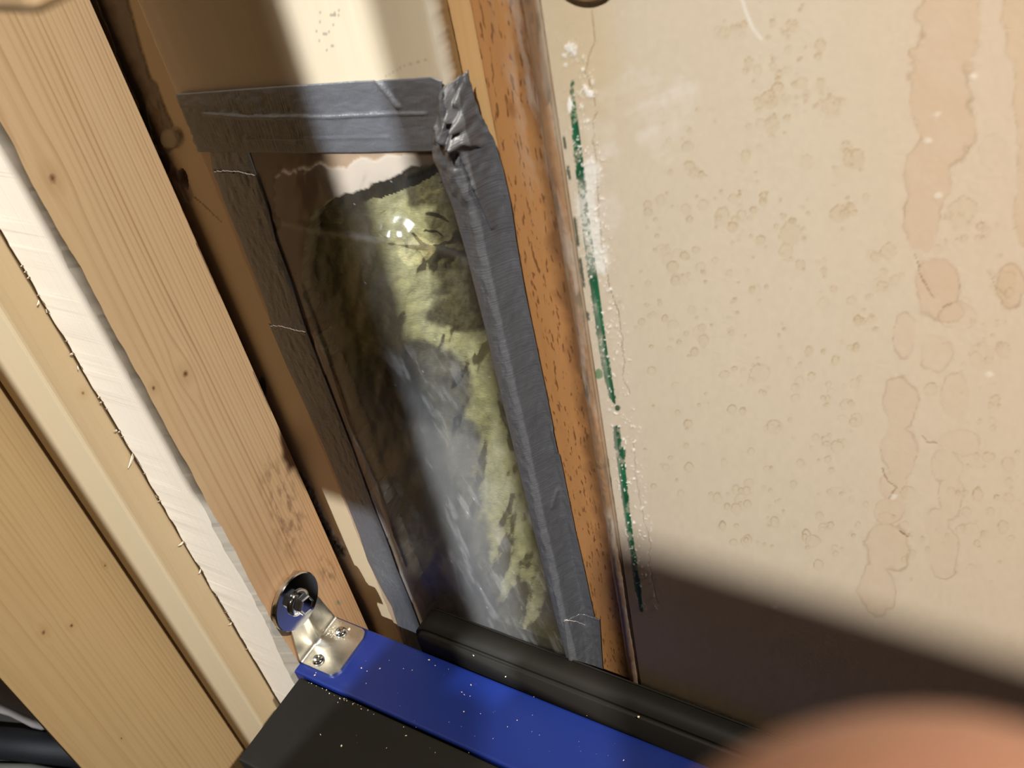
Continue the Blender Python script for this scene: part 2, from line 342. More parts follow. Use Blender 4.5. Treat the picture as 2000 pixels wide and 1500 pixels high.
    m = t.fin(t.attr('Col'), 0.5, t.bump(t.noise(p, 500, 4), 0.12, 0.0006), spec=0.3)
    o = link('wall_right', me, m)
    tag(o, kind='structure'); return o
wr = wall_right()
sl = wr.modifiers.new('thick', 'SOLIDIFY'); sl.thickness = 0.012; sl.offset = -1
# the back (grid normal sign is fixed below)

# ---- left part of the back wall: the sheet with the cut hole
HOLE = [(596, 470), (604, 425), (640, 392), (700, 372), (765, 350), (800, 328), (860, 318), (905, 330), (925, 420), (950, 520), (975, 640), (1000, 740), (1020, 830), (1050, 950), (1080, 1070), (1105, 1180), (1130, 1300), (1150, 1400), (900, 1400), (866, 1290), (842, 1210), (802, 1130), (772, 1060), (762, 1000), (742, 950), (712, 890), (680, 800), (648, 720), (612, 650), (594, 590), (590, 530)]
def ragged(poly, amp, seed):
    r = random.Random(seed); out = []
    for i in range(len(poly)):
        a = poly[i]; b = poly[(i + 1) % len(poly)]; n = max(1, int(math.hypot(b[0] - a[0], b[1] - a[1]) / 9))
        for k in range(n):
            out.append((a[0] + (b[0] - a[0]) * k / n + r.uniform(-amp, amp), a[1] + (b[1] - a[1]) * k / n + r.uniform(-amp, amp)))
    return out
HR = ragged(HOLE, 3.0, 5)
X1R = -0.2262
def back_sheet():
    xs = np.arange(-0.3895, X1R + 1e-5, 0.00085); xs[-1] = X1R
    zs = np.concatenate([np.linspace(-1.0, -0.72, 6), np.arange(-0.70, -0.085, 0.001), np.linspace(-0.07, 0.9, 12)])
    X, Z = np.meshgrid(xs, zs, indexing='ij'); x = X.ravel(); z = Z.ravel()
    P = np.stack([x, np.full_like(x, YW), z], 1); U, V = project(P)
    n = fbm(U / 30, V / 60, 300); n3 = fbm(U / 6, V / 6, 310, 3)
    # left border slightly torn
    P[:, 0] += (X == xs[0]).ravel() * 0.0007 * fbm(z * 160, z * 0, 3)
    P[:, 0] -= (X == xs[-1]).ravel() * 0.0004 * np.abs(fbm(z * 320, z * 0, 5))
    c = np.tile(np.array((0.60, 0.50, 0.36)), (len(x), 1))
    c *= (1 + 0.04 * fbm(x * 400, z * 30, 301))[:, None]
    c = mixc(c, (0.66, 0.56, 0.44), smooth(-0.3845, -0.3885, x + 0.001 * n) * 0.8)
    c = mixc(c, (0.64, 0.55, 0.44), smooth(0.0045, 0.001, np.abs(x + 0.3800 + 0.001 * n)) * 0.35)
    c = mixc(c, (0.76, 0.70, 0.58), smooth(-0.2300, -0.2275, x + 0.0008 * n) * 0.6)
    fl = (n3 > 0.45) & (np.hypot((U - 640) / 26, (V - 50) / 60) < 1.0); c[fl] = (0.30, 0.25, 0.20)
    d, _ = polydist(U, V, [(752, 150), (790, 128), (842, 114)]); c = mixc(c, (0.25, 0.18, 0.10), smooth(1.4, 0.4, d) * 0.5)
    # under the film: raw reddish paper, and the torn whitish layer round the hole
    zone = smooth(290, 300, V)
    c = mixc(c, (0.42, 0.27, 0.17), zone * 0.8)
    torn = blobs(U, V, [(580, 395, 45, 75), (570, 490, 36, 80), (592, 560, 22, 70), (655, 365, 75, 45), (730, 335, 60, 24), (780, 320, 50, 18), (630, 680, 16, 60), (742, 1005, 26, 80), (795, 1130, 16, 60), (700, 900, 14, 60)], 0.30, 26., 320)
    c = mixc(c, (0.66, 0.56, 0.47), smooth(1.04, 0.96, torn) * zone)
    rim = np.exp(-((torn - 1.0) / 0.06) ** 2) * zone; c = mixc(c, (0.36, 0.22, 0.13), rim * 0.4)
    P[:, 1] -= smooth(1.04, 0.9, torn) * zone * 0.0005
    i, j = np.meshgrid(np.arange(len(xs) - 1), np.arange(len(zs) - 1), indexing='ij')
    a = (i * len(zs) + j); ctr = (P[a] + P[a + len(zs) + 1]) / 2; cu, cv = project(ctr.reshape(-1, 3))
    keep = ~inside(cu, cv, HR)
    me = grid_mesh(P, len(xs), len(zs), keep=keep, cols=np.clip(c, 0, 1)); drop_loose(me)
    t = NT('painted_board_cut'); p = t.pos()
    m = t.fin(t.attr('Col'), 0.38, t.bump(t.noise(t.vec('MULTIPLY', p, (500, 500, 120)), 1.0, 4), 0.10, 0.0006), spec=0.5)
    o = link('wall_back', me, m); tag(o, kind='structure')
    s = o.modifiers.new('thick', 'SOLIDIFY'); s.thickness = 0.012; return o
wb = back_sheet()
for o in (wr, wb):      # make the sheets face the camera (-y), thickness behind
    me = o.data
    if me.polygons[0].normal.y > 0: me.flip_normals()
    o.modifiers['thick'].offset = -1

# ---- strip of wall between the stud and the sheet
def left_strip():
    xs = np.arange(-0.475, -0.388, 0.0008); zs = np.concatenate([np.linspace(-1.0, -0.72, 6), np.arange(-0.70, -0.085, 0.0012), np.linspace(-0.07, 0.9, 12)])
    X, Z = np.meshgrid(xs, zs, indexing='ij'); x = X.ravel(); z = Z.ravel()
    P = np.stack([x, np.full_like(x, YW + 0.0035), z], 1); U, V = project(P)
    n = fbm(U / 18, V / 18, 400); n3 = fbm(U / 5, V / 5, 410, 3)
    c = np.tile(np.array((0.60, 0.47, 0.30)), (len(x), 1)); h = np.zeros(len(x))
    # smeared dark glue at the top
    d, tt = polydist(U, V, [(212, -30), (240, 60), (262, 130), (290, 190), (312, 250), (325, 270)]); ww = np.interp(tt, range(6), [30, 26, 24, 24, 28, 26])
    m = smooth(ww + 1.5, ww - 1.5, d + 5 * n); c = mixc(c, (0.16, 0.12, 0.085), m * 0.95); h += m * (1.0 + 0.8 * n)
    d, tt = polydist(U, V, [(300, 200), (312, 260), (322, 330)]); m = smooth(14, 10, d + 4 * n); c = mixc(c, (0.20, 0.14, 0.09), m * 0.9); h += m * 1.2 * (1 + n)
    m = smooth(1.05, 0.9, np.hypot((U - 338) / 19, (V - 268) / 20) + 0.15 * n); c = mixc(c, (0.30, 0.24, 0.17), m); h += m * 2.2
    # torn hole
    m = smooth(1.05, 0.92, np.hypot((U - 356 + (V - 360) * -0.45) / 15, (V - 360) / 34) + 0.18 * n); c = mixc(c, (0.40, 0.30, 0.22), m)
    m2 = smooth(1.05, 0.85, np.hypot((U - 359 + (V - 352) * -0.3) / 9, (V - 350) / 20) + 0.25 * n); c = mixc(c, (0.16, 0.09, 0.05), m2); h -= m2 * 5
    m3 = smooth(1.1, 0.8, np.hypot((U - 352 - (V - 370) * 0.55) / 5, (V - 372) / 26) + 0.2 * n); c = mixc(c, (0.60, 0.50, 0.42), m3 * 0.9); h += m3 * 1.5
    d, _ = polydist(U, V, [(380, 385), (398, 400), (410, 412), (432, 433)]); c = mixc(c, (0.15, 0.07, 0.03), smooth(1.8, 0.4, d + n3) * 0.8)
    # grey smear low down beside the stud
    d, tt = polydist(U, V, [(588, 925), (605, 960), (622, 1005), (645, 1050), (668, 1078)]); ww = np.interp(tt, range(5), [4, 9, 11, 13, 10])
    m = smooth(ww + 1, ww - 1, d + 3 * n); c = mixc(c, (0.24, 0.215, 0.19), m * 0.9); h += m * 1.2 * (1 + n3)
    d, _ = polydist(U, V, [(632, 1022), (645, 1044)]); c = mixc(c, (0.03, 0.03, 0.03), smooth(3.5, 1.5, d + 2 * n3) * 0.9)
    d, _ = polydist(U, V, [(656, 1058), (672, 1080)]); c = mixc(c, (0.03, 0.03, 0.03), smooth(3, 1.2, d + 2 * n3) * 0.9)
    m = smooth(1.0, 0.85, np.hypot((U - 512) / 9, (V - 765) / 34) + 0.1 * n); c = mixc(c, (0.10, 0.09, 0.05), m * 0.9)
    d, tt = polydist(U, V, [(665, 1100), (690, 1150), (725, 1215)]); m = smooth(9, 6, d + 4 * n); c = mixc(c, (0.36, 0.31, 0.27), m * 0.6)
    P[:, 1] -= np.clip(h, -5, 3) * 0.0008
    me = grid_mesh(P, len(xs), len(zs), cols=np.clip(c, 0, 1))
    t = NT('painted_board_corner'); m = t.fin(t.attr('Col'), 0.4, t.bump(t.noise(t.pos(), 300, 4), 0.08, 0.0006), spec=0.45)
    o = link('wall_left', me, m); tag(o, kind='structure')
    if me.polygons[0].normal.y > 0: me.flip_normals()
    s = o.modifiers.new('thick', 'SOLIDIFY'); s.thickness = 0.010; s.offset = -1
left_strip()

# ---- insulation in the recess
def insulation():
    xs = np.arange(-0.41, -0.2350, 0.0011); zs = np.arange(-0.74, -0.175, 0.0013)
    X, Z = np.meshgrid(xs, zs, indexing='ij'); x = X.ravel(); z = Z.ravel()
    P = np.stack([x, np.full_like(x, 0.3145), z], 1); U, V = project(P)
    n = fbm(U / 60, V / 80, 500, 5); n2 = fbm(U / 18, V / 22, 510, 4); n3 = fbm(U / 5, V / 7, 520, 3)
    flat = smooth(620, 760, V) * smooth(840, 960, U - (V - 650) * 0.22)
    P[:, 1] += (0.0024 * n + 0.0011 * n2 + 0.0004 * n3) * (1 - 0.85 * flat)
    P[:, 1] += 0.006 * smooth(-0.19, -0.178, z)
    c = np.tile(np.array((0.60, 0.54, 0.26)), (len(x), 1)) * (1 + 0.22 * n2[:, None] + 0.12 * n3[:, None])
    c = mixc(c, (0.76, 0.72, 0.50), np.clip(0.5 * n + 0.1, 0, 1))
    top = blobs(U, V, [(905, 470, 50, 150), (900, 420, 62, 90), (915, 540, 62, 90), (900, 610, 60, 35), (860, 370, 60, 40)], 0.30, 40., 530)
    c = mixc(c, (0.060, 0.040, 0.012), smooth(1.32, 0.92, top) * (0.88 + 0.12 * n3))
    brown = blobs(U, V, [(630, 500, 40, 150), (620, 620, 30, 60), (690, 720, 60, 50)], 0.3, 50., 535)
    c = mixc(c, (0.30, 0.25, 0.11), smooth(1.2, 0.7, brown) * 0.6)
    mold = blobs(U, V, [(810, 750, 85, 85), (740, 810, 80, 90), (880, 760, 60, 80), (830, 870, 120, 100), (860, 980, 90, 90), (900, 1080, 70, 120), (760, 880, 60, 80), (930, 1200, 60, 100), (690, 880, 30, 70)], 0.33, 46., 540)
    c = mixc(c, (0.135, 0.115, 0.085), smooth(1.10, 0.80, mold) * (0.93 + 0.1 * n2))
    edge = blobs(U, V, [(990, 780, 18, 60), (1000, 850, 10, 30)], 0.3, 20., 545)
    c = mixc(c, (0.20, 0.16, 0.06), smooth(1.05, 0.9, edge) * 0.9)
    halo = blobs(U, V, [(820, 1000, 70, 60), (800, 960, 40, 50), (860, 1100, 60, 60)], 0.35, 40., 550)
    c = mixc(c, (0.30, 0.26, 0.12), smooth(1.0, 0.6, halo) * 0.6)
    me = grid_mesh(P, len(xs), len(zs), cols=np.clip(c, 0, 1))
    if me.polygons[0].normal.y > 0: me.flip_normals()
    t = NT('mineral_wool'); p = t.pos()
    f = t.noise(t.vec('MULTIPLY', p, (260, 260, 900)), 1.0, 5, 0.7, 1.5)
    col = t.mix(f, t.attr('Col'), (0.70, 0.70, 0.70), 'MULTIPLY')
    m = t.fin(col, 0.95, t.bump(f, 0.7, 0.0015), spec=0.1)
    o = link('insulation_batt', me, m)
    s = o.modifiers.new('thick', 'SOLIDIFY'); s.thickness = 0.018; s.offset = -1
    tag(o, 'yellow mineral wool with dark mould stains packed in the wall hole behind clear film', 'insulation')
insulation()

# ---- clear film over the hole
def gdepth(x):      # taped surface depth: face of the sheet, then down over its cut edge onto the batten
    x = np.asarray(x, float)
    return YW - 0.0004 + 0.0118 * smooth(-0.2275, -0.2150, x)
def to_surface(px, py, off=0.0):
    y = YW
    for _ in range(12):
        p = on(px, py, 1, y); y = float(gdepth(p[0])) - off
    return on(px, py, 1, y)
def film():
    L = [(470, 280), (520, 420), (575, 560), (640, 740), (710, 930), (790, 1130), (860, 1300)]
    R = [(880, 280), (905, 420), (940, 560), (985, 740), (1040, 930), (1085, 1130), (1125, 1300)]
    nu, nv = 150, 330; us = np.linspace(0, 1, nu); vs = np.linspace(0, 1, nv); k = np.linspace(0, 1, 7)
    Lw = np.array([on(*q, 1, YW - 0.0006) for q in L]); Rw = np.array([on(*q, 1, YW - 0.0006) for q in R])
    Li = np.stack([np.interp(vs, k, Lw[:, i]) for i in range(3)], 1); Ri = np.stack([np.interp(vs, k, Rw[:, i]) for i in range(3)], 1)
    P = (Li[None] * (1 - us)[:, None, None] + Ri[None] * us[:, None, None]).reshape(-1, 3)
    U, V = project(P); e = np.minimum(us, 1 - us)[:, None] * np.minimum(1, np.minimum(vs, 1 - vs) * 8)[None]
    e = np.clip(e * 6, 0, 1).ravel()
    nz = fbm(U / 90 + V / 300, V / 160, 600, 3); n2 = fbm(U / 26, V / 60, 610, 3)
    bulge = np.exp(-(((U - 775) / 60) ** 2 + ((V - 440) / 70) ** 2)) * 0.004
    crinkle = np.exp(-(((U - 782) / 34) ** 2 + ((V - 440) / 26) ** 2)) * fbm(U / 7, V / 9, 640, 3) * 0.0003
    P[:, 1] -= e * (0.0012 + 0.0012 * nz + 0.00035 * n2 + bulge + crinkle)
    for (gx, gy, gr) in ((764, 436, 0.0065), (786, 430, 0.0070), (774, 446, 0.0042), (806, 437, 0.0055), (790, 447, 0.0040)):     # crumple facing the work lamp
        g0 = on(gx, gy, 1, YW - 0.002); vv = -g0 / np.linalg.norm(g0); ll = np.array(LB) - g0; ll /= np.linalg.norm(ll); nn = vv + ll
        fx, fz = nn[0] / -nn[1], nn[2] / -nn[1]; dx = P[:, 0] - g0[0]; dz = P[:, 2] - g0[2]
        g = np.exp(-((dx ** 2 + (dz * 1.1) ** 2) / gr ** 2) ** 2); P[:, 1] = P[:, 1] * (1 - g) + g * (g0[1] - 0.004 + fx * dx + fz * dz)
    for pts, a, wd in (([(520, 425), (600, 440), (700, 460), (800, 462), (880, 490), (940, 530)], 0.0005, 7), ([(590, 560), (640, 690), (690, 850), (740, 960), (790, 1100)], 0.0012, 4), ([(800, 340), (840, 325), (880, 300)], 0.0008, 4)):
        d, _ = polydist(U, V, pts); P[:, 1] -= a * np.exp(-(d / wd) ** 2)
    haze = 0.015 + 0.13 * smooth(640, 900, V) * smooth(1010, 900, U - (V - 900) * 0.22) + 0.03 * np.clip(n2, 0, 1)
    streaks = fbm(U / 14 - V / 26, V / 90 + U / 60, 620, 4); spots = lattice(U / 3, V / 3, 630)
    haze = haze + smooth(0.1, 0.7, streaks) * 0.10 * smooth(620, 760, V) + (spots > 0.975) * 0.25 * (fbm(U / 40, V / 40, 650) > 0.1)
    for pts, a, wd in (([(520, 425), (600, 440), (700, 460), (800, 462), (880, 490), (940, 530)], 0.05, 7), ([(590, 560), (640, 690), (690, 850), (740, 960), (790, 1100)], 0.08, 4)):
        d, _ = polydist(U, V, pts); haze = haze + a * np.exp(-(d / wd) ** 2)
    me = grid_mesh(P, nu, nv, extra={'haze': np.clip(haze, 0.02, 0.5)})
    if me.polygons[0].normal.y > 0: me.flip_normals()
    t = NT('clear_film'); tr = t.n('ShaderNodeBsdfTransparent'); gl = t.n('ShaderNodeBsdfGlossy'); df = t.n('ShaderNodeBsdfDiffuse'); df.inputs[0].default_value = (0.80, 0.80, 0.80, 1)
    gl.inputs['Roughness'].default_value = 0.20; tr.inputs[0].default_value = (0.97, 0.96, 0.94, 1)
    fr = t.n('ShaderNodeFresnel'); fr.inputs[0].default_value = 1.45
    bp = t.bump(t.noise(t.vec('MULTIPLY', t.pos(), (150, 150, 90)), 1.0, 5, 0.6, 0.6), 0.12, 0.0008); t.set(gl.inputs['Normal'], bp); t.set(fr.inputs['Normal'], bp)
    m1 = t.n('ShaderNodeMixShader'); t.set(m1.inputs[0], t.attr('haze', 'Fac')); t.set(m1.inputs[1], tr.outputs[0]); t.set(m1.inputs[2], df.outputs[0])
    m2 = t.n('ShaderNodeMixShader'); t.set(m2.inputs[0], t.math('MULTIPLY', fr.outputs[0], 0.9)); t.set(m2.inputs[1], m1.outputs[0]); t.set(m2.inputs[2], gl.outputs[0])
    t.set(t.out.inputs[0], m2.outputs[0])
    o = link('plastic_sheet', me, t.m); tag(o, 'clear plastic sheet stretched over the hole, held by grey duct tape', 'plastic sheet')
film()

# ---- duct tape
def tape_mat(name, k=1.0):
    t = NT(name); uv = t.attr('UVc', 'Vector')
    rib = t.noise(t.vec('MULTIPLY', uv, (30, 1400, 0)), 1.0, 3, 0.6, 0.2)
    cr = t.noise(t.vec('MULTIPLY', uv, (260, 90, 0)), 1.0, 4, 0.6, 0.8)
    big = t.noise(t.pos(), 40, 4)
    c = t.mix(big, tuple(x * k for x in (0.082, 0.085, 0.095)), tuple(x * k for x in (0.125, 0.130, 0.146)))
    b = t.bump(rib, 0.45, 0.0008); b = t.bump(cr, 0.35, 0.0012, b)
    return t.fin(c, t.math('MULTIPLY_ADD', big, 0.15, 0.27), b, spec=0.9)
TAPE = tape_mat('duct_tape_grey')
def torn_edge(o, pts, wd):
    W = [Vector(to_surface(px, py, 0.0032)) for px, py in pts]; bm = bmesh.new(); r = random.Random(len(pts)); rows = []
    for i in range(len(W) - 1):
        for k in range(10):
            p = W[i].lerp(W[i + 1], k / 10) + Vector((0, 0, r.uniform(-1, 1) * wd)); h = wd * r.uniform(0.4, 1.3)
            rows.append([bm.verts.new(p + Vector((0, -0.0001, h))), bm.verts.new(p + Vector((0, -0.0003, 0))), bm.verts.new(p + Vector((0, 0.0002, -h)))])
    for a, b in zip(rows, rows[1:]):
        for k in range(3): bm.faces.new((a[k], a[(k + 1) % 3], b[(k + 1) % 3], b[k]))
    bmesh.ops.recalc_face_normals(bm, faces=bm.faces[:])
    e = link('torn_edge', bm_mesh(bm), THREAD, o); e['label'] = 'pale torn thread edge'
THREAD = simple('tape_thread', (0.55, 0.50, 0.45), 0.8)
def tape(label, A, B, layer=0, wr=1.0, seed=1, creases=(), lengthwise=True, fold=()):
    """A, B: the two long borders as pixel points laid on the wall"""
    off = 0.0008 + 0.0005 * layer
    Aw = np.array([to_surface(*q, off) for q in A]); Bw = np.array([to_surface(*q, off) for q in B])
    def resample(W, n):
        s = np.concatenate([[0], np.cumsum(np.linalg.norm(np.diff(W, axis=0), axis=1))]); s /= s[-1]; q = np.linspace(0, 1, n)
        return np.stack([np.interp(q, s, W[:, i]) for i in range(3)], 1)
    ln = np.linalg.norm(np.diff(Aw, axis=0), axis=1).sum(); n = max(20, int(ln / 0.0011)); Aw = resample(Aw, n); Bw = resample(Bw, n); m = 44
    u = np.linspace(0, 1, m)
    P = (Aw[:, None] * (1 - u)[None, :, None] + Bw[:, None] * u[None, :, None])
    wdt = np.linalg.norm(Bw - Aw, axis=1).mean()
    # torn ends
    r = np.random.RandomState(seed); jag = (fbm(u * 14, u * 0 + seed, 700 + seed, 4)) * 0.0011
    d0 = (Aw[1] - Aw[0]) / np.linalg.norm(Aw[1] - Aw[0]); P[0] += jag[:, None] * d0; P[-1] += jag[:, None] * d0
    P = P.reshape(-1, 3); P[:, 1] = gdepth(P[:, 0]) - off
    U, V = project(P); s = np.repeat(np.linspace(0, ln, n), m); uu = np.tile(u, n)
    w1 = fbm(s * 60, uu * 5, 720 + seed, 3); w2 = fbm(s * 220 + uu * 5, uu * 9, 730 + seed, 3)
    P[:, 1] -= wr * (0.0006 * np.abs(w1) + 0.00028 * (w2 + 1)) * np.clip(np.minimum(uu, 1 - uu) * 8 + .15, 0, 1)
    for pts, a, wd in creases:
        d, _ = polydist(U, V, pts); P[:, 1] -= a * np.exp(-(d / wd) ** 2)
    for (cx, cy, rx, ry, a) in fold:      # crumpled area
        g = np.exp(-(((U - cx) / rx) ** 2 + ((V - cy) / ry) ** 2)); P[:, 1] -= g * a * (0.9 + 1.5 * np.abs(fbm(U / 26 + V / 60, V / 38 - U / 70, 760 + seed, 2)))
    me = grid_mesh(P, n, m, uvs=np.stack([uu * wdt, s], 1))
    if np.mean([me.polygons[i].normal.y for i in range(0, len(me.polygons), 50)]) > 0: me.flip_normals()
    o = link('duct_tape', me, TAPE); sm = o.modifiers.new('thick', 'SOLIDIFY'); sm.thickness = 0.0003; sm.offset = -1
    tag(o, label, 'tape', 'duct tape strips round the covered hole'); return o
tape('short grey duct tape end running down from the top strip to the left strip', [(400, 250), (410, 296), (416, 335), (421, 350)], [(480, 250), (486, 298), (500, 340), (504, 352)], 0, 0.6, 2)
tp1 = tape('grey duct tape strip down the left of the film, upper length with pale torn top', [(417, 334), (440, 400), (470, 470), (500, 545), (523, 605), (532, 642)], [(501, 340), (525, 410), (540, 470), (562, 530), (585, 600), (602, 655)], 1, 0.6, 3)
torn_edge(tp1, [(418, 335), (440, 334), (470, 336), (501, 343)], 0.0003)
tp2 = tape('grey duct tape strip down the left of the film, long lower length', [(526, 634), (560, 715), (600, 800), (632, 870), (668, 960), (700, 1040), (718, 1095), (745, 1150), (765, 1185), (785, 1250), (800, 1290)], [(601, 649), (626, 715), (655, 790), (690, 880), (724, 975), (752, 1045), (775, 1110), (800, 1170), (826, 1240), (830, 1270), (838, 1300)], 0, 0.6, 4, creases=(([(640, 700), (700, 850), (760, 1000), (800, 1120)], 0.0008, 6),))
torn_edge(tp2, [(528, 636), (548, 637), (570, 643), (600, 649)], 0.00035)
tape('broad grey duct tape strip along the top of the film, wrapped with horizontal overlap seams', [(343, 184), (420, 178), (500, 172), (600, 165), (700, 158), (770, 155), (842, 150), (862, 158)], [(388, 297), (430, 297), (500, 298), (600, 299), (700, 299), (770, 297), (845, 296), (880, 300)], 2, 0.55, 5,
     creases=(([(400, 222), (480, 228), (640, 228), (760, 222), (830, 221)], 0.0010, 2.6), ([(480, 270), (620, 270), (760, 268)], 0.0006, 2.0), ([(738, 158), (760, 185), (778, 208)], 0.0016, 4)))
tape('long grey duct tape strip down the right of the film, crumpled at its top corner',
     [(872, 165), (860, 190), (858, 230), (848, 262), (846, 300), (866, 350), (883, 400), (907, 483), (930, 573), (947, 640), (967, 727), (1000, 862), (1043, 1040), (1083, 1200), (1103, 1273), (1112, 1310)],
     [(913, 140), (928, 175), (943, 213), (967, 273), (983, 330), (997, 393), (1008, 467), (1025, 567), (1053, 700), (1077, 817), (1100, 920), (1123, 1033), (1143, 1120), (1160, 1200), (1168, 1240), (1172, 1290)], 3, 1.0, 6,
     creases=(([(880, 170), (895, 215), (915, 240)], 0.0030, 6), ([(862, 240), (890, 275), (925, 262), (945, 275)], 0.0028, 6), ([(905, 270), (925, 330), (945, 390), (965, 440)], 0.0022, 5), ([(1080, 840), (1090, 880)], 0.0012, 4), ([(1080, 990), (1090, 955)], 0.0012, 3)),
     fold=((900, 230, 50, 70, 0.0042), (905, 330, 45, 60, 0.0018)))
tp3 = tape('small grey duct tape piece patched over the lower end of the right strip', [(1101, 1212), (1106, 1250), (1112, 1300), (1116, 1330)], [(1171, 1210), (1173, 1240), (1176, 1290), (1180, 1330)], 5, 1.0, 8, creases=(([(1146, 1222), (1152, 1260), (1152, 1300)], 0.0014, 5),))

torn_edge(tp3, [(1103, 1211), (1125, 1213), (1147, 1222), (1160, 1214), (1171, 1208)], 0.0003)
# ---- battens between the sheets
def timber(name, lo, hi, mat, label, cat, bev=0.0015, seg=3, parent=None, jag=None):
    bm = box(lo, hi, bev, seg); me = bm_mesh(bm)
    o = link(name, me, mat, smooth_s=False); tag(o, label, cat); return o
PALE = pine('pale_pine', (0.62, 0.40, 0.19), (0.47, 0.27, 0.11), ring=180., across='x', center=-0.22, seed=3.0, contrast=0.5)
timber('timber_stud', (-0.300, 0.3480, -1.0), (-0.2345, 0.392, 0.9), PALE, 'pale timber set back behind the cut sheet, left of the dark gap', 'timber', 0.001)
timber('timber_stud', (-0.2335, 0.3145, -1.0), (-0.2162, 0.358, 0.9), PALE, 'pale pine strip standing between the dark gap and the orange brown batten', 'timber', 0.001)
def batten_mat():
    t = NT('orange_hardwood'); p = t.pos(); sx = t.n('ShaderNodeSeparateXYZ'); t.set(sx.inputs[0], p)
    f = t.noise(t.vec('MULTIPLY', p, (110, 110, 9)), 1.0, 5, 0.6, 0.4)
    c = t.mix(f, (0.52, 0.265, 0.105), (0.37, 0.17, 0.060))
    fl = t.ramp(t.noise(t.vec('MULTIPLY', p, (700, 700, 170)), 1.0, 2, 0.4), [(0.60, 0.0), (0.68, 1.0)])
    c = t.mix(t.math('MULTIPLY', fl, 0.75), c, (0.13, 0.045, 0.015))
    # darker along the right border, whitish scuff near the top
    rt = t.n('ShaderNodeMapRange'); t.set(rt.inputs[0], t.math('ADD', sx.outputs[0], t.math('MULTIPLY', t.math('SUBTRACT', t.noise(p, 60, 4), 0.5), 0.012))); rt.inputs[1].default_value = -0.2005; rt.inputs[2].default_value = -0.1935
    c = t.mix(t.math('MULTIPLY', rt.outputs[0], 0.72), c, (0.085, 0.040, 0.020))
    top = t.n('ShaderNodeMapRange'); t.set(top.inputs[0], sx.outputs[2]); top.inputs[1].default_value = -0.235; top.inputs[2].default_value = -0.17
    sc = t.math('MULTIPLY', t.ramp(t.noise(t.vec('MULTIPLY', p, (160, 160, 40)), 1.0, 4), [(0.46, 0.0), (0.62, 1.0)]), top.outputs[0])
    side = t.n('ShaderNodeMapRange'); t.set(side.inputs[0], sx.outputs[0]); side.inputs[1].default_value = -0.209; side.inputs[2].default_value = -0.200
    c = t.mix(t.math('MULTIPLY', t.math('MULTIPLY', sc, side.outputs[0]), 0.4), c, (0.50, 0.44, 0.38))
    k = on(1003, 210, 1, 0.3135); d = t.vec('LENGTH', t.vec('MULTIPLY', t.vec('SUBTRACT', p, tuple(k)), (1, 1, 0.55)))
    c = t.mix(t.math('SUBTRACT', 1.0, t.math('DIVIDE', t.math('ADD', d, t.math('MULTIPLY', t.noise(p, 500, 2), 0.002)), 0.0042), clamp=True), c, (0.08, 0.02, 0.01))
    return t.fin(c, 0.5, t.bump(t.math('ADD', f, fl), 0.25, 0.0008), spec=0.4)
timber('wooden_batten', (-0.2160, 0.3120, -1.0), (-0.1870, 0.345, 0.9), batten_mat(), 'orange brown hardwood batten upright between the taped sheet and the stained wall', 'batten', 0.0012)

# ---- plastic wrapped bead beside the stained wall
def bead():
    zs = np.concatenate([np.linspace(-1.0, -0.62, 6), np.arange(-0.61, -0.085, 0.0012), np.linspace(-0.07, 0.9, 10)]); a = np.linspace(-0.3, math.pi, 22)
    Z, A = np.meshgrid(zs, a, indexing='ij'); z = Z.ravel(); A = A.ravel()
    r = 0.0045 * (1 + 0.05 * fbm(z * 40, z * 0, 800, 3))
    x = -0.1822 - np.cos(A) * r * 0.95; y = 0.3045 - np.sin(A) * r * 1.3 + 0.0002 * fbm(z * 300, A * 3, 801)
    c = np.tile(np.array((0.235, 0.140, 0.080)), (len(z), 1))
    n = fbm(z * 35, A * 1.2, 810, 4); c = mixc(c, (0.34, 0.29, 0.25), np.clip(n * 1.1, 0, 0.8)); n2 = fbm(z * 80, A * 2.2, 820, 4); c = mixc(c, (0.11, 0.085, 0.06), smooth(0.25, 0.6, n2) * 0.7)
    c = mixc(c, (0.34, 0.17, 0.08), smooth(0.2, 0.6, fbm(z * 22, A, 830, 3)) * 0.5)
    c = mixc(c, (0.52, 0.42, 0.30), np.exp(-((A - 2.45) / 0.10) ** 2) * 0.75)  # highlight line painted along the right side of the bead
    me = grid_mesh(np.stack([x, y, z], 1), len(zs), len(a), cols=np.clip(c, 0, 1))
    ctr = me.polygons[len(me.polygons) // 2]
    if ctr.normal.y > 0: me.flip_normals()
    t = NT('film_wrapped_bead'); p = t.pos()
    m = t.fin(t.attr('Col'), 0.42, t.bump(t.noise(t.vec('MULTIPLY', p, (400, 400, 120)), 1.0, 4, 0.6, 1.0), 0.3, 0.001), spec=0.5, coat=0.4)
    o = link('trim_1', me, m); tag(o, kind='structure')
    s = o.modifiers.new('thick', 'SOLIDIFY'); s.thickness = 0.0008; s.offset = -1
bead()

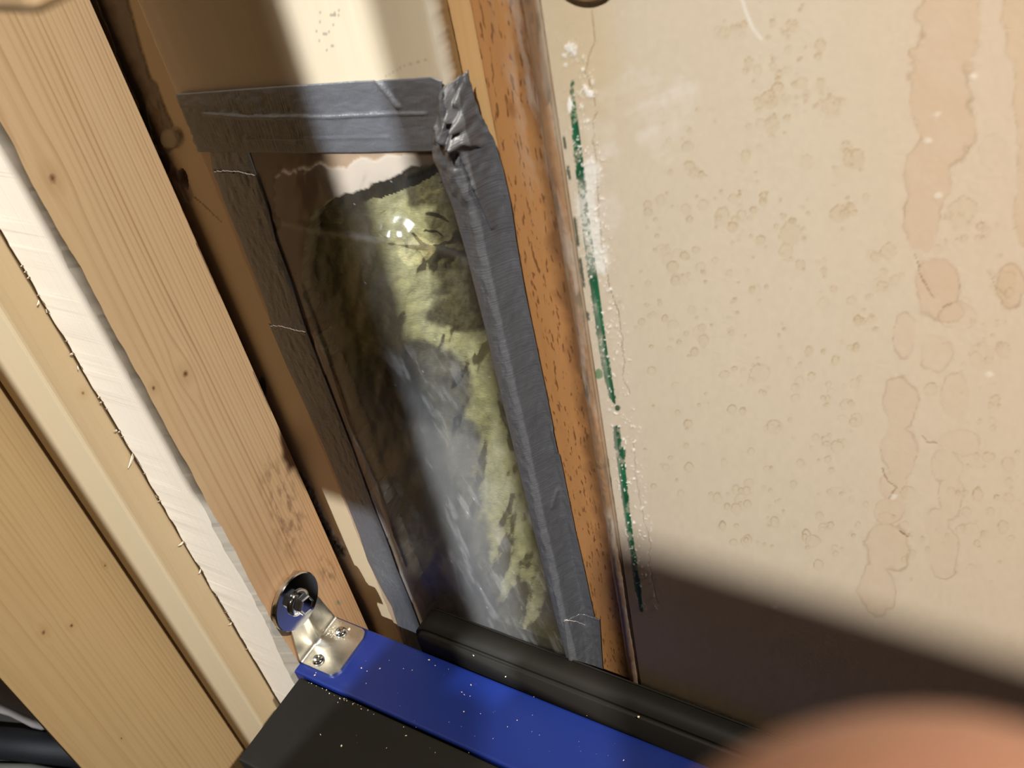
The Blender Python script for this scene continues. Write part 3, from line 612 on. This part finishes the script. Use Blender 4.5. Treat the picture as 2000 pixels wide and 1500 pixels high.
# ------------------------------------------------------------------ studs and boards on the left
def stud_mesh(lo, hi, jag_edge=None, arris=0.0):
    return bm_mesh(box(lo, hi, 0.0018, 2))
def kpt(px, py, ax, val):
    p = on(px, py, ax, val); return p
k1 = kpt(103, 348, 0, -0.42); k2 = kpt(300, 758, 0, -0.42); k3 = kpt(362, 730, 0, -0.42); st1 = kpt(545, 960, 0, -0.42); st2 = kpt(560, 1035, 0, -0.42); gm = kpt(662, 1176, 0, -0.42)
S1 = pine('pine_stud_side', (0.66, 0.48, 0.30), (0.40, 0.235, 0.12), [(k1[1], k1[2], 0.0030), (k2[1], k2[2], 0.0018), (k3[1], k3[2], 0.0030)], ring=70., across='y', center=0.226, fall=38.0, seed=1.0,
          stains=[(st1[1], st1[2], 0.018, 0.035, (0.08, 0.035, 0.025), 0.55), (st2[1] + 0.004, st2[2], 0.020, 0.03, (0.09, 0.04, 0.03), 0.55), (gm[1], gm[2], 0.007, 0.005, (0.02, 0.16, 0.13), 0.9), (0.287, -0.53, 0.012, 0.02, (0.06, 0.03, 0.02), 0.6)], red=(-0.38, -0.50, (0.80, 0.60, 0.48)))
EDGE = pine('pine_sawn_edge', (0.74, 0.64, 0.52), (0.60, 0.46, 0.34), ring=420., across='x', center=-0.45, seed=5.0, contrast=0.30, rough=0.8)
def sawn_stud():
    # stud with a worn arris on the right and a ragged sawn arris on the left of its front face
    zs = np.arange(-1.0, 0.9001, 0.0022); n = len(zs)
    nz = fbm(zs * 60, zs * 0 + 2, 900, 5); nz2 = fbm(zs * 14, zs * 0 + 5, 905, 3)
    wv = 0.0042 + 0.0018 * nz2 + 0.0010 * fbm(zs * 90, zs * 0, 906, 3); wv = wv + 0.004 * smooth(-0.50, -0.58, zs)
    prof = []
    for i, z in enumerate(zs):
        b = max(0.001, wv[i]); xl = -0.470 + 0.0010 * max(0, nz[i]) * 1.2
        prof.append([(-0.470, 0.2975), (-0.470, 0.2285), (-0.4699, 0.2262 - 0.0011 * max(-0.3, nz[i])), (-0.42 - b * 1.4, 0.2258), (-0.42, 0.2258 + b * 0.6), (-0.420, 0.2975)])
    me = bpy.data.meshes.new('s'); V = [(x, y, zs[i]) for i, pr in enumerate(prof) for (x, y) in pr]; Fc = []; mats = []
    for i in range(n - 1):
        for k in range(6):
            a = i * 6 + k; b = i * 6 + (k + 1) % 6; Fc.append((a, b, b + 6, a + 6)); mats.append(1 if k in (1, 2) else (2 if k == 3 else 0))
    Fc.append(tuple(range(6))[::-1]); mats.append(0); Fc.append(tuple((n - 1) * 6 + k for k in range(6))); mats.append(0)
    me.from_pydata(V, [], Fc); me.materials.append(S1); me.materials.append(EDGE)
    me.materials.append(pine('pine_worn_arris', (0.44, 0.38, 0.31), (0.36, 0.30, 0.23), ring=200., across='x', center=-0.42, seed=7.0, contrast=0.3, rough=0.85)); me.polygons.foreach_set('material_index', mats)
    bm = bmesh.new(); bm.from_mesh(me); bmesh.ops.recalc_face_normals(bm, faces=bm.faces[:]); bm.to_mesh(me); bm.free()
    o = link('timber_stud', me, None); tag(o, 'rough sawn pine stud carrying the bolted bracket, bright splintered front edge', 'timber')
    # splinters along the sawn arris
    bm = bmesh.new(); r = random.Random(4)
    def spl(px, py, dx, dy, ln, wd):
        p = Vector(on(px + 2, py, 0, -0.4690)); q = Vector(on(px + dx, py + dy, 0, -0.4690)); mid = (p + q) / 2 + Vector((0.0006, -0.0003, 0))
        s = Vector((0, 0, wd)); vs = [bm.verts.new(v) for v in (p - s, p + s, mid + s * 0.6, q, mid - s * 0.6)]; v2 = [bm.verts.new(v.co + Vector((0.0004, 0, 0))) for v in vs]
        bm.faces.new(vs); bm.faces.new(v2[::-1])
        for i in range(5): bm.faces.new((vs[i], v2[i], v2[(i + 1) % 5], vs[(i + 1) % 5]))
    spl(258, 888, -8, 26, 0.01, 0.0012)
    for (px, py, dx, dy) in ((74, 588, -2, 8), (88, 605, 3, 6), (140, 690, -4, 2), (150, 716, 2, 6), (226, 840, -5, 1), (356, 1058, -8, 8), (390, 1112, -2, 8), (302, 968, 5, 4), (450, 1216, -4, 4), (425, 1160, -3, 2), (196, 785, -3, 1)):
        spl(px, py, dx, dy, 0.004, 0.0006)
    for i in range(26):
        z = r.uniform(-0.6, -0.2); c = RW @ np.array([-0.4700, 0.2262, z]); px = 1000 + F * c[0] / c[2]; py = 750 + F * c[1] / c[2]
        spl(px + 2, py, r.uniform(-5, -2), r.uniform(-2, 4), 0.003, 0.0005)
    e = link('splinter', bm_mesh(bm), EDGE, o); e['kind'] = 'stuff'; e['label'] = 'pale wood splinters standing off the sawn edge'
sawn_stud()
k4 = kpt(162, 768, 0, -0.4702)
S2 = pine('pine_planed_smooth', (0.57, 0.45, 0.29), (0.47, 0.34, 0.19), [(k4[1], k4[2], 0.0016)], ring=120., across='y', center=0.21, seed=9.0, contrast=0.25, rough=0.5)
def rounded_stud():
    bm = box((-0.5235, 0.2043, -1.0), (-0.4703, 0.330, 0.9), 0.0038, 5); o = link('timber_stud', bm_mesh(bm), S2, smooth_s=False)
    tag(o, 'smooth cream pine stud with rounded edges, left of the splintered stud', 'timber')
rounded_stud()
kn = [kpt(85, 1235, 0, -0.5242), kpt(140, 1222, 0, -0.5242), kpt(237, 1442, 0, -0.5242), kpt(205, 1105, 0, -0.5242)]
S3 = pine('pine_board_side', (0.54, 0.39, 0.215), (0.39, 0.25, 0.115), [(kn[0][1], kn[0][2], 0.0022), (kn[1][1], kn[1][2], 0.0018), (kn[2][1], kn[2][2], 0.0010), (kn[3][1], kn[3][2], 0.0012)], ring=55., across='y', center=0.103, fall=29.0, seed=13.0, contrast=0.55)
timber('pine_board', (-0.5292, 0.1030, -1.0), (-0.5242, 0.330, 0.9), S3, 'wide thin pine board with small knots at lower left, pale edge line', 'board', 0.0008, 2)

# ------------------------------------------------------------------ blue rail with black pads
BLUE = simple('blue_painted_steel', (0.006, 0.018, 0.135), 0.34, 0, 30, 0.08, 0.05, 0.5)
def extrude_profile(pts, x0, x1, nx=2):
    bm = bmesh.new(); rows = []
    for k in range(nx):
        x = x0 + (x1 - x0) * k / (nx - 1); rows.append([bm.verts.new((x, y, z)) for y, z in pts])
    n = len(pts)
    for k in range(nx - 1):
        for i in range(n): bm.faces.new((rows[k][i], rows[k][(i + 1) % n], rows[k + 1][(i + 1) % n], rows[k + 1][i]))
    bm.faces.new(rows[0][::-1]); bm.faces.new(rows[-1]); bmesh.ops.recalc_face_normals(bm, faces=bm.faces[:]); return bm
def round_poly(pts, r, seg=5):      # rounded corners: r per corner
    out = []; n = len(pts)
    for i in range(n):
        p = Vector(pts[i]); a = (Vector(pts[i - 1]) - p); b = (Vector(pts[(i + 1) % n]) - p); ri = r[i] if isinstance(r, (list, tuple)) else r
        if ri <= 0: out.append(tuple(p)); continue
        a1 = p + a.normalized() * ri; b1 = p + b.normalized() * ri
        for k in range(seg + 1):
            t = k / seg; out.append(tuple(a1 * (1 - t) ** 2 + p * 2 * t * (1 - t) + b1 * t ** 2))
    return out
ZR = -0.5725
rail = empty('steel_rail', (-0.05, 0.25, ZR - 0.03)); tag(rail, 'blue painted steel rail running right from the bracket between two black pads', 'rail')
pr = round_poly([(0.2235, ZR), (0.2755, ZR), (0.2755, ZR - 0.030), (0.2735, ZR - 0.030), (0.2735, ZR - 0.002), (0.2255, ZR - 0.002), (0.2255, ZR - 0.030), (0.2235, ZR - 0.030)], [0.0022, 0.0022, 0, 0, 0.0003, 0.0003, 0, 0])
link('channel', bm_mesh(extrude_profile(pr, -0.4190, 0.30, 2)), BLUE, rail, smooth_s=False)
BLACK = NT('black_rubber'); bp_ = BLACK.pos()
BLACK = BLACK.fin(BLACK.mix(BLACK.noise(bp_, 25, 4), (0.008, 0.0072, 0.006), (0.015, 0.0135, 0.011)), BLACK.math('MULTIPLY_ADD', BLACK.noise(bp_, 12, 3), 0.2, 0.52), BLACK.bump(BLACK.noise(bp_, 900, 3), 0.15, 0.0003), spec=0.15)
pf = round_poly([(0.1535, ZR - 0.0020), (0.2225, ZR - 0.0020), (0.2225, ZR - 0.10), (0.1535, ZR - 0.10)], [0.0022, 0.002, 0.002, 0.002])
bmf = extrude_profile(pf, -0.4140, 0.30, 2); bmesh.ops.bevel(bmf, geom=[e for e in bmf.edges if abs(e.verts[0].co.x + 0.414) < 1e-5 and abs(e.verts[1].co.x + 0.414) < 1e-5], offset=0.0016, segments=3, affect='EDGES')
o = link('rubber_pad', bm_mesh(bmf), BLACK, smooth_s=False); tag(o, 'black rubber pad in front of the blue rail, its corner over the cream stud', 'pad')
def back_pad():
    # outline in plan (x, z) with a large round upper left corner, extruded in y, edges rounded
    root = empty('rubber_pad', (-0.02, 0.288, ZR - 0.06)); tag(root, 'black rubber pad with round corner standing behind the blue rail against the wall', 'pad')
    zt = -0.5475; pts = round_poly([(-0.3440, ZR - 0.06), (-0.3440, zt), (0.30, zt), (0.30, ZR - 0.06)], [0, 0.016, 0, 0], 10)
    bm = bmesh.new(); f = bm.faces.new([bm.verts.new((x, 0.2765, z)) for x, z in pts]); g = bmesh.ops.extrude_face_region(bm, geom=[f])
    for v in [q for q in g['geom'] if isinstance(q, bmesh.types.BMVert)]: v.co.y = 0.2960
    bmesh.ops.recalc_face_normals(bm, faces=bm.faces[:])
    bmesh.ops.bevel(bm, geom=[e for e in bm.edges if abs(e.verts[0].co.y - 0.2765) < 1e-5 and abs(e.verts[1].co.y - 0.2765) < 1e-5 and max(e.verts[0].co.z, e.verts[1].co.z) > -0.63], offset=0.0030, segments=4, affect='EDGES')
    a = link('pad_body', bm_mesh(bm), BLACK, root, smooth_s=True)
    bm = bmesh.new(); f = bm.faces.new([bm.verts.new((x, 0.2964, z)) for x, z in pts]); g = bmesh.ops.extrude_face_region(bm, geom=[f])
    for v in [q for q in g['geom'] if isinstance(q, bmesh.types.BMVert)]: v.co.y = 0.2976
    bmesh.ops.recalc_face_normals(bm, faces=bm.faces[:])
    link('backing_strip', bm_mesh(bm), BLACK, root)
back_pad()

# ---- angle bracket with washer, bolt and screws
STEEL = NT('zinc_steel'); sp_ = STEEL.pos()
STEEL = STEEL.fin(STEEL.mix(STEEL.noise(sp_, 220, 4), (0.46, 0.44, 0.39), (0.66, 0.64, 0.58)), STEEL.math('MULTIPLY_ADD', STEEL.noise(sp_, 90, 4), 0.25, 0.22), STEEL.bump(STEEL.noise(STEEL.vec('MULTIPLY', sp_, (200, 900, 300)), 1.0, 3), 0.12, 0.0004), 1.0)
POLISH = simple('bright_zinc', (0.60, 0.61, 0.62), 0.09, 1.0, 200, 0.06, 0.03)
br = empty('angle_bracket', (-0.40, 0.252, ZR)); tag(br, 'zinc plated steel angle bracket joining the blue rail to the pine stud', 'bracket')
def bracket_plate():
    bm = bmesh.new(); y0, y1 = 0.2310, 0.2730; t = 0.0020; x0 = -0.4198; x1 = -0.3860; z0 = ZR + 0.0002
    # section in (x,z): up the stud, round the bend, out along the rail
    R = 0.005; outer = [(x0, z0 + 0.072)]; inner = [(x0 + t, z0 + 0.072)]
    for k in range(9):
        a = math.pi + k / 8 * math.pi / 2; outer.append((x0 + R + R * math.cos(a), z0 + R + R * math.sin(a))); inner.append((x0 + R + (R - t) * math.cos(a), z0 + R + (R - t) * math.sin(a)))
    nx = 14
    for k in range(1, nx + 1): xx = x0 + R + (x1 - x0 - R) * k / nx; outer.append((xx, z0)); inner.append((xx, z0 + t))
    ny = 24; m = len(outer); rc = 0.0065
    def span(i):
        x = outer[i][0]; z = outer[i][1]; ins = 0
        if x > x1 - rc: ins = rc - math.sqrt(max(0, rc ** 2 - (x - (x1 - rc)) ** 2))
        if z > z0 + 0.060: ins = 0.012
        return y0 + ins, y1 - ins
    vo, vi = [], []
    for i in range(m):
        a, b = span(i); ro, ri = [], []
        for j in range(ny + 1):
            y = a + (b - a) * j / ny
            # pressed gusset rib across the middle of the bend
            s = math.exp(-((y - 0.252) / 0.0032) ** 2) * math.exp(-(((inner[i][0] - x0) + (inner[i][1] - z0) - 0.006) / 0.009) ** 2) * 0.0030
            ro.append(bm.verts.new((outer[i][0], y, outer[i][1]))); ri.append(bm.verts.new((inner[i][0] + s * .7, y, inner[i][1] + s * .7)))
        vo.append(ro); vi.append(ri)
    for i in range(m - 1):
        for j in range(ny):
            bm.faces.new((vo[i][j], vo[i + 1][j], vo[i + 1][j + 1], vo[i][j + 1])); bm.faces.new((vi[i][j], vi[i][j + 1], vi[i + 1][j + 1], vi[i + 1][j]))
        for j in (0, ny): bm.faces.new((vo[i][j], vi[i][j], vi[i + 1][j], vo[i + 1][j]))
    for i in (0, m - 1):
        for j in range(ny): bm.faces.new((vo[i][j], vo[i][j + 1], vi[i][j + 1], vi[i][j]))
    bmesh.ops.recalc_face_normals(bm, faces=bm.faces[:]); o = link('plate', bm_mesh(bm), STEEL, br, smooth_s=True)
    e = o.modifiers.new('es', 'EDGE_SPLIT'); e.split_angle = math.radians(40)
bracket_plate()
def lathe(profile, n=48):           # (r, h) about +z
    bm = bmesh.new(); rows = []
    for (r, h) in profile: rows.append([bm.verts.new((r * math.cos(2 * math.pi * k / n), r * math.sin(2 * math.pi * k / n), h)) for k in range(n)])
    for i in range(len(rows) - 1):
        for k in range(n): bm.faces.new((rows[i][k], rows[i][(k + 1) % n], rows[i + 1][(k + 1) % n], rows[i + 1][k]))
    if profile[0][0] > 0: bm.faces.new(rows[0][::-1])
    if profile[-1][0] > 0: bm.faces.new(rows[-1])
    bmesh.ops.recalc_face_normals(bm, faces=bm.faces[:]); return bm
AX = Matrix.Rotation(math.pi / 2, 4, 'Y')          # +z -> +x
wc = on(582, 1176, 0, -0.4135); WC = Vector((-0.4177, wc[1], wc[2]))
bm = lathe([(0.0215, 0), (0.0218, 0.0004), (0.0218, 0.0034), (0.0211, 0.0042), (0.006, 0.0042), (0.006, 0.0)], 72)
bmesh.ops.transform(bm, matrix=Matrix.Translation(WC) @ AX, verts=bm.verts)
o = link('washer', bm_mesh(bm), POLISH, br, smooth_s=True); o.modifiers.new('es', 'EDGE_SPLIT').split_angle = math.radians(25); o['label'] = 'large round mirror bright washer'
bolt = empty('hex_bolt', (0, 0, 0)); bolt.parent = br; bolt['_o'] = list(br['_o'])
B0 = WC + Vector((0.0042, 0, 0))
bm = lathe([(0.0098, 0.0), (0.0100, 0.0012), (0.0086, 0.0022), (0.0066, 0.0030), (0.0060, 0.0030)], 40); bmesh.ops.transform(bm, matrix=Matrix.Translation(B0) @ AX, verts=bm.verts)
link('flange', bm_mesh(bm), POLISH, bolt, smooth_s=True)
bm = bmesh.new(); rows = []
for (r, h) in ((0.0074, 0.0022), (0.0074, 0.0074), (0.0068, 0.0086), (0.0056, 0.0088), (0.0053, 0.0082)):
    rows.append([bm.verts.new((r * math.cos(math.pi / 3 * k + 0.25), r * math.sin(math.pi / 3 * k + 0.25), h)) for k in range(6)])
for i in range(len(rows) - 1):
    for k in range(6): bm.faces.new((rows[i][k], rows[i][(k + 1) % 6], rows[i + 1][(k + 1) % 6], rows[i + 1][k]))
bm.faces.new(rows[-1]); bmesh.ops.bevel(bm, geom=[e for e in bm.edges if (abs(e.verts[0].co.z - e.verts[1].co.z) > 0.003)], offset=0.0004, segments=2, affect='EDGES')
bmesh.ops.transform(bm, matrix=Matrix.Translation(B0) @ AX, verts=bm.verts); bmesh.ops.recalc_face_normals(bm, faces=bm.faces[:])
link('head', bm_mesh(bm), POLISH, bolt)
# raised strength marks on the bolt head: 8.8 style strokes seen as a small figure
bm = bmesh.new()
for (a, b, l, wd) in ((-0.0012, 0.0008, 0.0022, 0.0004), (-0.0012, -0.0006, 0.0022, 0.0004), (0.0010, 0.0001, 0.0004, 0.0018)):
    g = bmesh.ops.create_cube(bm, size=1)
    for v in g['verts']: v.co = Vector((v.co.x * 0.0004 + 0.0082, v.co.y * l + a, v.co.z * wd + b))
bmesh.ops.transform(bm, matrix=Matrix.Translation(B0), verts=bm.verts); link('head_mark', bm_mesh(bm), POLISH, bolt)
def screw(px, py, rot):
    p = on(px, py, 2, ZR + 0.0045); base = Vector((p[0], p[1], ZR + 0.0022))
    s = empty('screw', (0, 0, 0)); s.parent = br; s['_o'] = list(br['_o'])
    bm = lathe([(0.0046, 0), (0.0047, 0.0006), (0.0043, 0.0017), (0.0034, 0.0025), (0.0020, 0.0029), (0.0002, 0.0030)], 36); bmesh.ops.transform(bm, matrix=Matrix.Translation(base), verts=bm.verts)
    link('screw_head', bm_mesh(bm), POLISH, s, smooth_s=True)
    bm = bmesh.new()
    for k in range(2):
        g = bmesh.ops.create_cube(bm, size=1)
        for v in g['verts']: v.co = Matrix.Rotation(rot + k * math.pi / 2, 3, 'Z') @ Vector((v.co.x * 0.0038, v.co.y * 0.0009, v.co.z * 0.0006))
    bmesh.ops.transform(bm, matrix=Matrix.Translation(base + Vector((0, 0, 0.0029))), verts=bm.verts)
    link('cross_recess', bm_mesh(bm), simple('dark_recess', (0.03, 0.03, 0.03), 0.6), s)
screw(620, 1286, 0.5); screw(664, 1232, 0.9)

# ---- sawdust on rail, pads and bracket
def sawdust():
    bm = bmesh.new(); r = random.Random(11)
    def flake(p, s, up=(0, 0, 1)):
        a = r.uniform(0, 6.28); g = bmesh.ops.create_icosphere(bm, subdivisions=1, radius=1)
        R = Matrix.Rotation(a, 3, 'Z'); sc = Vector((s * r.uniform(0.6, 1.4), s * r.uniform(0.4, 0.9), s * 0.35))
        for v in g['verts']: v.co = R @ Vector((v.co.x * sc.x, v.co.y * sc.y, v.co.z * sc.z)) + Vector(p)
    def at(px, py, z, s): p = on(px, py, 2, z); flake((p[0], p[1], z + s * 0.3), s)
    ztop = ZR; zb = ZR + 0.0022
    for (px, py, s) in ((706, 1305, 0.0006), (717, 1311, 0.0005), (742, 1306, 0.0007), (715, 1335, 0.0006), (788, 1306, 0.0004), (838, 1289, 0.0006), (805, 1309, 0.0005), (920, 1338, 0.0005), (918, 1360, 0.0006), (906, 1390, 0.0006), (902, 1352, 0.0005), (615, 1319, 0.0009), (850, 1300, 0.0004), (760, 1290, 0.0004), (1010, 1407, 0.0005), (920, 1338, .0006), (907, 1357, .0006), (1218, 1485, .0005), (876, 1307, .0004)): at(px, py, ztop, s)
    for k in range(60):
        at(r.uniform(680, 1250), r.uniform(1250, 1480), ztop, r.uniform(0.00015, 0.00032)) if True else None
    for k in range(26):   # along the bracket end and the rail lips
        t = r.random(); at(640 + 66 * t + r.uniform(0, 6), 1312 - 78 * t + r.uniform(0, 6), ztop, r.uniform(0.0002, 0.0008))
    for k in range(24):
        t = r.random(); at(590 + 130 * t, 1327 + 62 * t + r.uniform(-3, 3), ztop, r.uniform(0.0002, 0.0006))
    for k in range(34):
        a = r.uniform(0, 6.28); rr = r.gauss(13, 2.5); at(664 + rr * math.cos(a) * 1.1, 1234 + rr * math.sin(a), zb, r.uniform(0.0002, 0.0006))
    for k in range(16): at(r.gauss(620, 14), r.gauss(1288, 12), zb, r.uniform(0.0002, 0.0005))
    for k in range(30): at(r.gauss(642, 8), r.gauss(1232, 7), zb, r.uniform(0.0003, 0.0007))
    at(634, 1252, zb, 0.0013); at(682, 1230, zb, 0.0014); at(683, 1228, zb, 0.0010); at(604, 1275, zb, 0.0007)
    for (px, py, s) in ((626, 1435, .0007), (667, 1457, .0008), (793, 1437, .0006), (925, 1280, 0.0008), (660, 1372, .0005), (755, 1461, .0004), (850, 1470, .0004), (730, 1395, .0003)): at(px, py, -0.5745 if py > 1340 else -0.552, s)
    p = on(989, 1320, 1, 0.2770); flake((p[0], p[1] - 0.0003, p[2]), 0.0010); p = on(1247, 1400, 1, 0.2770); flake((p[0], p[1], p[2]), 0.0012); p = on(925, 1280, 1, 0.278); flake((p[0], p[1] - .0003, p[2]), 0.0008)
    o = link('sawdust', bm_mesh(bm), simple('sawdust', (0.72, 0.60, 0.42), 0.9), smooth_s=False); tag(o, 'pale sawdust crumbs scattered over the blue rail, black pads and bracket', 'sawdust', kind='stuff')
sawdust()

# ------------------------------------------------------------------ things past the wide board, at the lower left
FL = -1.0
fl = link('floor', bm_mesh(box((-2.2, -2.0, FL - 0.05), (1.6, 0.9, FL))), simple('dark_concrete', (0.05, 0.045, 0.04), 0.8)); tag(fl, kind='structure')
def tube(pts, r, n=18, ry=1.0):
    bm = bmesh.new(); rows = []; pts = [Vector(p) for p in pts]
    for i, p in enumerate(pts):
        d = (pts[min(i + 1, len(pts) - 1)] - pts[max(i - 1, 0)]).normalized(); a = d.cross(Vector((0, 0, 1))); a.normalize(); b = a.cross(d).normalized()
        rr = r[i] if isinstance(r, (list, tuple)) else r
        rows.append([bm.verts.new(p + (a * math.cos(2 * math.pi * k / n) * ry + b * math.sin(2 * math.pi * k / n)) * rr) for k in range(n)])
    for i in range(len(rows) - 1):
        for k in range(n): bm.faces.new((rows[i][k], rows[i][(k + 1) % n], rows[i + 1][(k + 1) % n], rows[i + 1][k]))
    bm.faces.new(rows[0][::-1]); bm.faces.new(rows[-1]); bmesh.ops.recalc_face_normals(bm, faces=bm.faces[:]); return bm
def F3(px, py, z): return tuple(on(px, py, 2, z))
# grey sack on the floor
def sack():
    bm = bmesh.new(); bmesh.ops.create_uvsphere(bm, u_segments=64, v_segments=40, radius=1); c = Vector(on(-20, 1285, 2, FL + 0.06)); 
    for v in bm.verts:
        q = v.co.copy(); k = 1 + 0.10 * math.sin(q.x * 9 + q.z * 4) * math.cos(q.y * 7 - q.z * 6)
        v.co = Vector((q.x * 0.18 * k, q.y * 0.050 * k, max(-0.06, q.z * 0.075 * k))) + c
    o = link('cloth_sack', bm_mesh(bm), simple('grey_cloth', (0.42, 0.36, 0.33), 0.8, 0, 40, 0.2, 0.3), smooth_s=True); tag(o, 'grey brown cloth sack on the floor past the wide pine board', 'sack')
sack()
a = F3(-160, 1448, FL + 0.0195); b = F3(30, 1454, FL + 0.0195); c_ = F3(240, 1476, FL + 0.0195)
o = link('black_hose', bm_mesh(tube([a, tuple((Vector(a) + Vector(b)) / 2 + Vector((0, .004, 0))), b, c_], 0.019, 24)), simple('black_rubber_hose', (0.005, 0.005, 0.007), 0.65, 0, 90, 0.2, 0.3), smooth_s=True)
tag(o, 'thick black hose lying on the floor in front of the grey sack', 'hose')
a = F3(-140, 1500, FL + 0.0085); b = F3(60, 1505, FL + 0.0085); c_ = F3(260, 1545, FL + 0.0085)
o = link('pipe', bm_mesh(tube([a, b, c_], 0.008, 18)), simple('pale_grey_plastic', (0.17, 0.16, 0.13), 0.6), smooth_s=True)
tag(o, 'thin pale grey pipe on the floor in front of the black hose', 'pipe')

# ------------------------------------------------------------------ blurred things at the top border
CR = pine('pine_crossrail', (0.56, 0.40, 0.24), (0.46, 0.30, 0.15), ring=150., across='y', center=0.2, seed=20.0, contrast=0.3)
p0 = np.array(ray(60, -6)) / F * 0.15
bmx = box((-0.30, p0[1] - 0.008, p0[2]), (p0[0] + 0.012, p0[1] + 0.008, p0[2] + 0.016), 0.003, 4)
o = link('wooden_crossrail', bm_mesh(bmx), CR); tag(o, 'blurred tan wooden crossrail end close to the camera at the top left corner', 'rail')
pk = on(1142, -66, 1, YW)
bm = lathe([(0.0, 0.0), (0.0150, 0.0), (0.0150, 0.0012), (0.0140, 0.0018), (0.0, 0.0018)], 40)
bmesh.ops.transform(bm, matrix=Matrix.Translation(Vector((pk[0], YW - 0.0004, pk[2] + 0.003))) @ Matrix.Rotation(math.pi / 2, 4, 'X'), verts=bm.verts)
o = link('smudge_disc', bm_mesh(bm), simple('dark_brown_smudge', (0.17, 0.10, 0.045), 0.9), smooth_s=False); tag(o, 'flat dark brown disc on the stained wall, standing in for an unidentified blurred smudge at the top border', 'disc')  # stand-in for a blurred brown smudge of unknown origin

# ------------------------------------------------------------------ unseen timbers added behind the camera to shade the wall
YQ = -0.30
def sh(L, xw, axis=0): t = (YQ - L[1]) / (YW - L[1]); return L[axis] + (xw - L[axis]) * t
OUT = pine('dark_shade_timber', (0.10, 0.06, 0.035), (0.06, 0.035, 0.02), ring=150., across='x', seed=30.0)
q1 = sh(LB, -0.2560); q2 = sh(LA, -0.302)
timber('shade_post', (q1, YQ - 0.006, -1.0), (q2, YQ + 0.0, 1.2), OUT, 'unseen wide dark post added behind the photographer to shade the wall', 'timber')
p1 = sh(LB, -0.302); p2 = sh(LB, -0.362); p3 = sh(LB, -0.4200); zlow = sh(LB, -0.44, 2)
timber('shade_post', (p2, YQ - 0.006, -1.0), (p1, YQ, 1.2), OUT, 'unseen narrow dark post added left of the wide post to shade the wall', 'timber')
timber('shade_post', (p3, YQ - 0.013, zlow), (p2 + 0.006, YQ - 0.0065, 1.2), OUT, 'unseen short dark post added beside the narrow post to widen its shadow', 'timber')
timber('shade_post', (p1 - 0.006, YQ - 0.013, -1.0), (q1 + 0.006, YQ - 0.0065, sh(LB, -0.600, 2)), OUT, 'unseen short dark board added at the foot of the gap to block the work lamp', 'timber')
timber('shade_post', (-1.3, YQ - 0.006, -0.27), (sh(LB, -0.504), YQ, 1.2), OUT, 'unseen broad dark post added at the far left to shade the left boards', 'timber')
zs_ = sh(LA, -0.4065, 2); xs_ = sh(LA, -0.186)
timber('shade_board', (max(xs_, q2 + 0.001), YQ - 0.015, -1.0), (0.9, YQ, zs_), OUT, 'unseen dark panel added behind the photographer, its top edge shades the lower wall', 'panel')  # added panel, out of view, casting the low shadow edge

# ------------------------------------------------------------------ the photographer's hand, finger just below the lens
def camw(c): return Vector(RW.T @ np.array(c, float))
def hand():
    skin = NT('skin'); p = skin.pos()
    c = skin.mix(skin.noise(p, 90, 4), (0.36, 0.165, 0.10), (0.42, 0.21, 0.135)); skin = skin.fin(c, 0.5, skin.bump(skin.noise(p, 700, 3), 0.2, 0.0005)); 
    skin.node_tree.nodes['Principled BSDF'].inputs['Subsurface Weight'].default_value = 0.15; skin.node_tree.nodes['Principled BSDF'].inputs['Subsurface Scale'].default_value = 0.004
    V = []; E = []; R = []
    def add(c, r, prev):
        V.append(camw(c)); R.append(r); i = len(V) - 1
        if prev is not None: E.append((prev, i))
        return i
    wrist = add((0.150, 0.130, -0.010), 0.026, None); palm = add((0.110, 0.100, -0.012), 0.027, wrist); palm2 = add((0.085, 0.085, -0.010), 0.024, palm)
    fore = add((0.230, 0.190, -0.03), 0.034, wrist)
    def finger(base, mid, dip, tip, r): 
        a = add(base, r * 1.1, palm2); b = add(mid, r, a); c2 = add(dip, r * 0.92, b); add(tip, r * 0.80, c2)
    finger((0.052, 0.074, 0.004), (0.030, 0.054, 0.022), (0.0165, 0.0285, 0.036), (0.0125, 0.0140, 0.0430), 0.0150)    # the finger in the picture
    finger((0.066, 0.090, 0.006), (0.044, 0.080, 0.022), (0.026, 0.070, 0.026), (0.010, 0.062, 0.022), 0.0092)
    finger((0.078, 0.108, 0.004), (0.058, 0.102, 0.020), (0.040, 0.095, 0.024), (0.025, 0.088, 0.020), 0.0086)
    finger((0.094, 0.122, 0.000), (0.076, 0.120, 0.014), (0.062, 0.115, 0.018), (0.050, 0.110, 0.014), 0.0076)
    t1 = add((0.104, 0.098, -0.036), 0.013, palm); t2 = add((0.082, 0.082, -0.046), 0.0115, t1); add((0.062, 0.070, -0.046), 0.0095, t2)
    me = bpy.data.meshes.new('hand'); me.from_pydata([tuple(v) for v in V], E, [])
    o = bpy.data.objects.new('person', me); COL.objects.link(o); me.materials.append(skin)
    sk = o.modifiers.new('skin', 'SKIN'); sk.use_smooth_shade = True; ss = o.modifiers.new('sub', 'SUBSURF'); ss.levels = 3; ss.render_levels = 3
    for i, v in enumerate(me.skin_vertices[0].data): v.radius = (R[i], R[i]); v.use_root = (i == 0)
    tag(o, "photographer's bare hand with one blurred fingertip reaching into the bottom right corner", 'person')
hand()
for o in C.objects:
    if '_o' in o: del o['_o']
